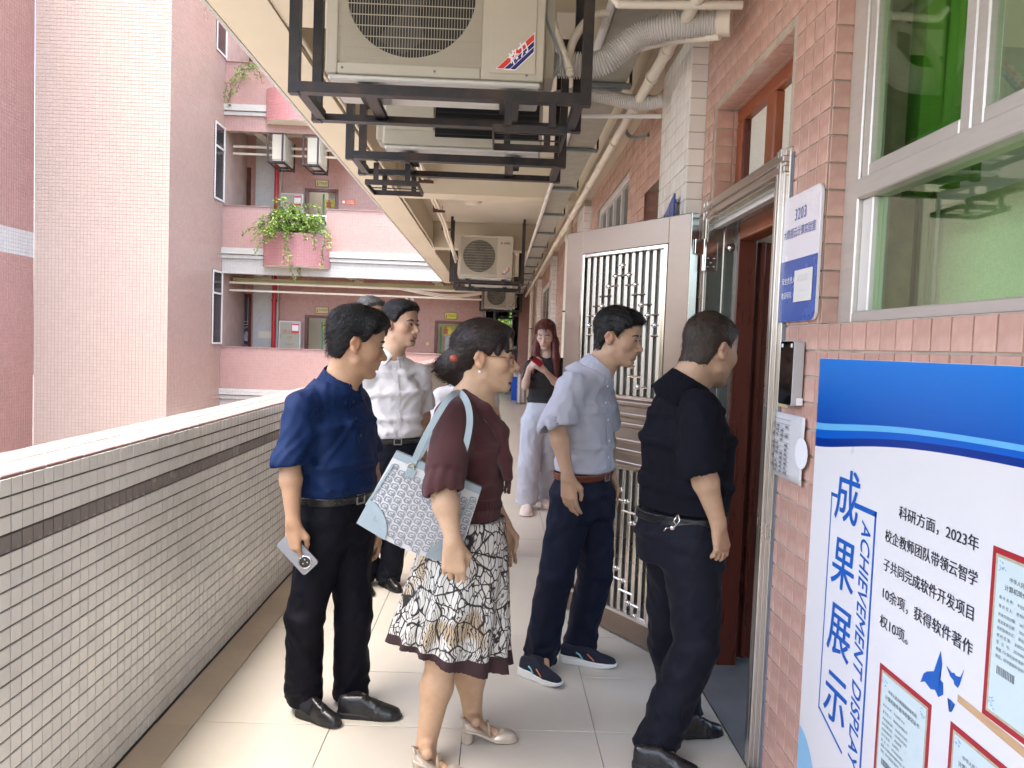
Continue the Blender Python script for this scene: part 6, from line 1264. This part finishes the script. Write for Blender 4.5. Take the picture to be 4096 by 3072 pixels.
# ------------------------------------------------------------ man in the white shirt behind
f=unit((.35,-.94,0)); r=R2(f)
J=dict(f=f,s=1.07,head=at(1602,1300,4.65),hd=unit((.88,-.47,-.04)),neck=at(1566,1425,4.66),shR=at(1458,1505,4.58),shL=at(1680,1500,4.75),elR=at(1432,1665,4.62),elL=at(1698,1662,4.80),wrR=at(1440,1835,4.55),wrL=at(1690,1832,4.76),
  handR=(unit((0,0,-1)),-r,.4,.3,.02,f),handL=(unit((0,-.05,-1)),r,.4,.3,.02,f),hipR=at(1535,1815,4.63),hipL=at(1612,1815,4.69),knR=at(1490,2085,4.58),knL=at(1590,2085,4.63),anR=at(1455,2290,4.62),anL=at(1558,2285,4.62),
  footR=(floor_pt(1430,2335),floor_pt(1480,2390)),footL=(floor_pt(1520,2335),floor_pt(1600,2372)),shoe=('oxford','leather_black','sole_black'))
bd=[(at(1572,1830,4.66),.16,.11,.12),(at(1572,1750,4.66),.158,.115,.105),(at(1572,1670,4.66),.168,.125,.11),(at(1570,1570,4.66),.182,.12,.115),(at(1568,1495,4.66),.168,.085,.10),(at(1566,1450,4.66),.085,.07,.07)]
pst=[(at(1572,1880,4.66),.16,.11,.13),(at(1572,1815,4.66),.163,.112,.125),(at(1572,1742,4.66),.155,.118,.105)]
tE,LE,AE,_,_=person('person','man in crumpled white shirt and dark belt talking, standing behind the blue polo',J,bd,dict(hem=at(1572,1748,4.66),sleeve=.215,sr=(.062,.078),mat='shirt_white',collar=.048,neck=.067,placket=(5,.40),famp=.010,fold=(13,13,2.5),blouse=.018),
  dict(waist=at(1572,1748,4.66),st=pst,r=(.096,.076,.068),mat='trouser_navy',belt='leather_black',famp=.012,drop=.06),
  (dict(vol=.008,top=.012,quiff=.006,front=.074,amp=.0032,lift=.004,len=.034,strands=4500),'hair_black'),tone=(.49,.31,.205),seed=51,mouth=.004)
# ------------------------------------------------------------ the two almost hidden people
def stander(name,label,cx,Y,heady,hd,f,shirtmat,hairst,hairm,tone,fem=False,sl=.22,seed=60,elx=0):
    f=unit(f); r=R2(f); h0=at(cx,heady,Y); g=lambda a,b,z:np.array((h0[0],h0[1],0))+r*a+f*b+Z_*z; z=h0[2]
    J=dict(f=f,s=1.02,head=h0,hd=unit(hd),neck=g(0,-.03,z-.20),shR=g(.165,-.03,z-.31),shL=g(-.165,-.03,z-.31),elR=g(.21,-.04,z-.57),elL=g(-.21,-.04,z-.57),wrR=g(.21,.06,z-.80),wrL=g(-.21,.06,z-.80),handR=(DN,-r,.4,.3,.02,f),handL=(DN,r,.4,.3,.02,f),hipR=g(.08,-.02,z-.78),hipL=g(-.08,-.02,z-.78),knR=g(.09,-.0,.46),knL=g(-.09,0,.46),anR=g(.09,-.03,.09),anL=g(-.09,-.03,.09),footR=(g(.1,-.09,0),g(.12,.18,0)),footL=(g(-.1,-.09,0),g(-.12,.18,0)),shoe=('oxford','leather_black','sole_black'))
    bd=[(g(0,-.03,z-.80),.155,.11,.12),(g(0,-.03,z-.68),.15,.11,.105),(g(0,-.03,z-.55),.155,.12,.11),(g(0,-.03,z-.42),.168,.12,.11),(g(0,-.03,z-.31),.155,.085,.10),(g(0,-.03,z-.24),.085,.07,.07)]
    pst=[(g(0,-.03,z-.88),.155,.11,.13),(g(0,-.03,z-.78),.16,.11,.125),(g(0,-.03,z-.67),.15,.115,.105)]
    return person(name,label,J,bd,dict(hem=g(0,-.03,z-.69),sleeve=sl,sr=(.062,.075),mat=shirtmat,collar=.045,neck=.066,famp=.012,fold=(10,10,4)),dict(waist=g(0,-.03,z-.68),st=pst,r=(.095,.074,.066),mat='trouser_navy',drop=.04),(hairst,hairm),tone=tone,h=.0065,hc=.009,fem=fem,seed=seed)
stander('person','grey haired man mostly hidden behind the two men at the parapet',1480,5.45,1268,(.75,-.65,-.1),(.3,-.95,0),'shirt_generic',dict(vol=.008,top=.012,quiff=.004,front=.078,amp=.0035,lift=.004,len=.034,strands=4500),'hair_grey',(.55,.33,.22),seed=61)
stander('person','person in white shirt almost hidden behind the woman with the bun',1868,5.25,1415,(.2,-1,-.1),(.1,-1,0),'shirt_white',dict(vol=.010,top=.008,front=.072,amp=.003,strands=600),'hair_black',(.58,.36,.25),fem=True,sl=.24,seed=71)
# ------------------------------------------------------------ girl with the red phone
f=unit((-.12,-.99,0)); r=R2(f)
J=dict(f=f,s=.98,head=at(2182,1342,6.95),hd=unit((-.22,-.93,-.30)),neck=at(2186,1424,6.98),shR=at(2124,1462,6.95),shL=at(2246,1458,7.0),elR=at(2100,1545,6.88),elL=at(2232,1540,6.90),wrR=at(2116,1476,6.70),wrL=at(2182,1486,6.70),
  handR=(unit((.45,-.25,.55)),unit((.6,.7,-.2)),.7,.4,.02,(0,-.3,1)),handL=(unit((-.65,-.25,.50)),unit((-.4,.8,-.2)),.7,.4,.02,(0,-.3,1)),hipR=at(2130,1690,6.95),hipL=at(2192,1690,7.0),knR=at(2115,1860,6.92),knL=at(2190,1860,7.08),anR=at(2108,1996,6.95),anL=at(2182,1978,7.2),
  footR=(floor_pt(2112,2032),floor_pt(2100,2068)),footL=(floor_pt(2184,2012),floor_pt(2184,2040)),shoe=('clog','clog_white','clog_white'),arm=.86,leg=.9,hs=.9)
bd=[(at(2163,1660,6.98),.145,.10,.115),(at(2166,1600,6.98),.125,.09,.09),(at(2172,1560,6.98),.122,.09,.085),(at(2182,1500,6.98),.14,.11,.09),(at(2186,1462,6.98),.135,.075,.08),(at(2186,1438,6.98),.07,.06,.06)]
pst=[(at(2160,1720,6.98),.15,.10,.125),(at(2161,1680,6.98),.155,.105,.125),(at(2166,1605,6.98),.125,.095,.095)]
lh=Grow(); c=J['head']
for sx,dx in((-1,-.075),(1,.085)):
    lh.rc(c+np.array((sx*.055,.0,.045)),c+np.array((dx,.0,-.06)),.036,.036,.03); lh.rc(c+np.array((dx,0,-.06)),c+np.array((dx*1.15,-.045,-.20)),.036,.034,.03); lh.rc(c+np.array((dx*1.15,-.045,-.20)),c+np.array((dx*1.25+sx*.01,-.085,-.34 if sx<0 else -.46)),.034,.014,.03)
lh.rc(c+np.array((0,.06,.0)),c+np.array((0,.08,-.22)),.075,.07,.03); lh.rc(c+np.array((.05,.07,-.15)),c+np.array((.09,.03,-.38)),.05,.02,.03)
tH,LH,AH,_,_=person('person','girl with long red hair looking at her phone further down the corridor',J,bd,dict(hem=at(2166,1618,6.98),sleeve=.15,sr=(.046,.052),mat='tee_charcoal',neck=.06,famp=.006,fold=(12,12,6),name='t_shirt'),
  dict(waist=at(2166,1608,6.98),st=pst,r=(.098,.098,.104),mat='pants_pale',famp=.013,drop=.03),
  (dict(vol=.014,top=.014,front=.078,nape=-.11,cover_ear=1,amp=.0025,lift=.001,len=.07,strands=5000,comb=lambda q:np.array((q[0]*3,.1,-1))),'hair_red',lh),tone=(.56,.40,.33),h=.0055,hc=.008,fem=True,seed=81,closed=True,neck_r=.046)
# ============================================================ things they carry
pm('phone_case',(.25,.25,.27),.3,metal=.3); pm('phone_red',(.22,.008,.018),.35); pm('lens_black',(.008,.008,.01),.1,spec=.7)
def frame_at(o,c,ux,uz):
    ux=unit(ux); uz=unit(np.array(uz)-ux*(np.array(uz)@ux)); uy=np.cross(uz,ux); o.matrix_world=Matrix(((ux[0],uy[0],uz[0],c[0]),(ux[1],uy[1],uz[1],c[1]),(ux[2],uy[2],uz[2],c[2]),(0,0,0,1)))
ph=thing('mobile_phone','silver grey mobile phone with big round camera in the blue polo man\'s hand','phone')
MB().prism(rounded(.158,.074,.012),(-.079,-.037,-.004),X_,Y_,Z_,.008).build('case','phone_case',ph,bevel=.0015); MB().lathe((.042,0,.004),Z_,[(0,.025),(.003,.025),(.004,.022)],24).build('camera_ring','steel_bright',ph,True,auto=40); MB().lathe((.042,0,.0078),Z_,[(0,.021),(.0012,.020)],24).build('camera_glass','lens_black',ph,True,auto=40)
for a,b in((.035,.006),(.049,.006),(.042,-.008)): MB().lathe((a,b,.009),Z_,[(0,.0035),(.0006,.003)],8).build('camera_lens','steel_dark',ph)
frame_at(ph,at(1190,2215,2.845),(.70,-.05,-.70),(.15,-1,.1))
p2_=thing('mobile_phone','dark red mobile phone in the girl\'s hands','phone'); MB().prism(rounded(.125,.062,.01),(-.0625,-.031,-.005),X_,Y_,Z_,.010).build('case','phone_red',p2_,bevel=.0015); MB().box(.03,-.02,.005,.06,.01,.007).build('camera_bump','lens_black',p2_); frame_at(p2_,at(2145,1444,6.63),(-.75,.2,.5),(.2,-.75,.65))
# tote bag
pm('bag_canvas',(.60,.60,.60),.7,var=.04,bump=.2,bscale=300); pm('bag_print',(.27,.28,.30),.7); pm('bag_blue',(.30,.365,.39),.45,var=.04,bump=.05,bscale=120); pm('gold',(.6,.45,.2),.25,metal=.9)
bag=thing('tote_bag','pale monogrammed tote bag with light blue leather handles on the woman\'s shoulder','bag')
bu=np.array(at(1927,1949,2.555))-np.array(at(1586,1803,2.555)); BW=np.linalg.norm(bu); bu=bu/BW; bv=np.cross(bu,Y_); bv=bv if bv[2]<0 else -bv
b0=np.array(at(1586,1803,2.555)); BH=.27
def bp(u,v,w): # u 0..1 along the mouth, v 0..1 down, w -1..1 thickness
    wid=1+.16*v; th=.012+.040*math.sin(min(1,v*1.05)*1.75)*(1-.55*abs(2*u-1)**3); sag=.012*math.sin(math.pi*u)*(v**2)
    return b0+bu*BW*(.5+(u-.5)*wid)+bv*(BH*v+sag)+Y_*w*th
nu,nv=14,12; v=[];fc=[]
for w in(-1,1):
    for i in range(nu+1):
        for j in range(nv+1): v.append(bp(i/nu,j/nv,w))
k=(nu+1)*(nv+1)
for i in range(nu):
    for j in range(nv):
        a=i*(nv+1)+j; fc+=[(a,a+1,a+nv+2,a+nv+1),(k+a,k+a+nv+1,k+a+nv+2,k+a+1)]
for j in range(nv): fc+=[(j,k+j,k+j+1,j+1),(nu*(nv+1)+j,nu*(nv+1)+j+1,k+nu*(nv+1)+j+1,k+nu*(nv+1)+j)]
for i in range(nu): a=i*(nv+1)+nv; fc+=[(a,k+a,k+a+nv+1,a+nv+1)]
MB().add(v,fc).build('body','bag_canvas',bag,True,auto=60)
v=[];fc=[]
for i in range(nu+1):
    for j in range(3): v.append(bp(i/nu,j*.045-.005,-1)-Y_*.002)
    for j in range(3): v.append(bp(i/nu,j*.045-.005,1)+Y_*.002)
for i in range(nu):
    for q in(0,3):
        for j in range(2): a=i*6+q+j; fc.append((a,a+1,a+7,a+6))
    fc.append((i*6,i*6+6,i*6+9,i*6+3))
MB().add(v,fc).build('trim','bag_blue',bag,True,auto=60)
def surf_patch(uvs,name,m,off=.007):
    MB().add([bp(u,vv,-1)-Y_*off for u,vv in uvs],[tuple(range(len(uvs)))]).build(name,m,bag)
for u0,sg_ in((0,1),(1,-1)): surf_patch([(u0,1.0)]+[(u0+sg_*.30*math.sin(a),1-.34*math.cos(a)) for a in np.linspace(0,math.pi/2,9)],'corner_patch','bag_blue')
gm=MB()  # printed monogram
def stroke(u,vv,pts,w=.0038):
    for (a,b),(c_,d_) in zip(pts,pts[1:]):
        p=bp(u+a/BW,vv+b/BH,-1)-Y_*.0016; q=bp(u+c_/BW,vv+d_/BH,-1)-Y_*.0016; gm.bar(p,q,w,.0006,up=(0,-1,0))
cw,chh=.0275,.0235
for i in range(13):
    for j in range(10):
        u=(i+.5)*cw/BW+.02; vv=.13+(j+.5)*chh/BH+(.011 if i%2 else 0)/BH
        if u>.97 or vv>.965: continue
        if (u<.28 and (1-vv)<.30*(1-u/.30)) or (u>.72 and (1-vv)<.30*(1-(1-u)/.30)): continue
        stroke(u,vv,[(.006,-.008),(-.006,-.006),(-.007,.007),(.006,.008),(.006,.001),(.0,.0)]); stroke(u,vv,[(.0095,-.010),(.0095,.010)],.0028); stroke(u,vv,[(.0135,-.006),(.0135,.012),(.018,.012)],.0022)
gm.build('monogram','bag_print',bag)
def strap(pts,name,w=.011,th=.004,out=(0,-1,.25)):
    P=smooth_path(pts,10); v=[];fc=[]; out=unit(out)
    for i,p in enumerate(P):
        t=unit(P[min(i+1,len(P)-1)]-P[max(i-1,0)]); sd=unit(np.cross(t,out)); o_=np.cross(sd,t)
        for a,b in((-1,-1),(1,-1),(1,1),(-1,1)): v.append(p+sd*w*a+o_*th/2*b)
    for i in range(len(P)-1): fc+=[(4*i+a,4*i+(a+1)%4,4*i+4+(a+1)%4,4*i+4+a) for a in range(4)]
    MB().add(v,fc).build(name,'bag_blue',bag,True,auto=50)
strap([bp(.22,.10,-1)-Y_*.006,bp(.22,-.02,-1)-Y_*.006,at(1700,1750,2.525),at(1762,1640,2.535),at(1800,1588,2.56),at(1838,1572,2.62),at(1868,1612,2.575),at(1879,1680,2.545),at(1868,1760,2.535),at(1845,1840,2.53),bp(.70,-.02,-1)-Y_*.006,bp(.70,.10,-1)-Y_*.006],'handle')
strap([bp(.24,.0,1),at(1716,1760,2.60),at(1775,1660,2.62),at(1810,1600,2.65),at(1842,1590,2.68),at(1872,1640,2.65),at(1872,1760,2.62),bp(.72,.0,1)],'handle')
for u in(.22,.70): MB().tube([bp(u,.09,-1)-Y_*.008+.011*(bu*math.cos(a)+bv*math.sin(a)) for a in np.linspace(0,6.283,15)],.0018,5).build('ring','gold',bag,True)
MB().prism([(-.016,0),(.016,0),(.016,.045),(0,.058),(-.016,.045)],bp(.24,.11,-1)-Y_*.006,bu,bv,-Y_,.003).build('luggage_tag','bag_blue',bag)
strap([bp(.04,.16,-1)-Y_*.004,bp(.02,.45,-1)-Y_*.006,bp(.0,.75,-1)-Y_*.004],'side_cord',.004,.004); strap([bp(.93,.18,-1)-Y_*.004,bp(.90,.38,-1)-Y_*.006,bp(.86,.5,-1)-Y_*.006],'side_cord',.004,.004)
# key clip on the trousers of the man at the door
kc=thing('key_clip','shiny metal key clip hanging from the black trousers pocket','keys'); p=np.array(at(2705,2075,2.652)); q=np.array(at(2690,2112,2.648))
MB().tube([p+np.array((.006,0,.016)),p+np.array((.012,-.003,-.006)),p+np.array((.0,-.003,-.022)),p+np.array((-.010,-.003,-.008)),p+np.array((.006,0,.016))],.0025,6).build('clip','steel_bright',kc,True); MB().tube([p+np.array((0,-.003,-.022)),q],.003,6).build('link','steel_bright',kc,True); MB().sphere(q,.009,10,6,(1,.5,1)).build('charm','steel_bright',kc,True); MB().tube([q+np.array((-.008,0,0)),q+np.array((-.022,0,.0)),q+np.array((-.03,.0,-.012))],.002,5).build('ring','steel_bright',kc,True)
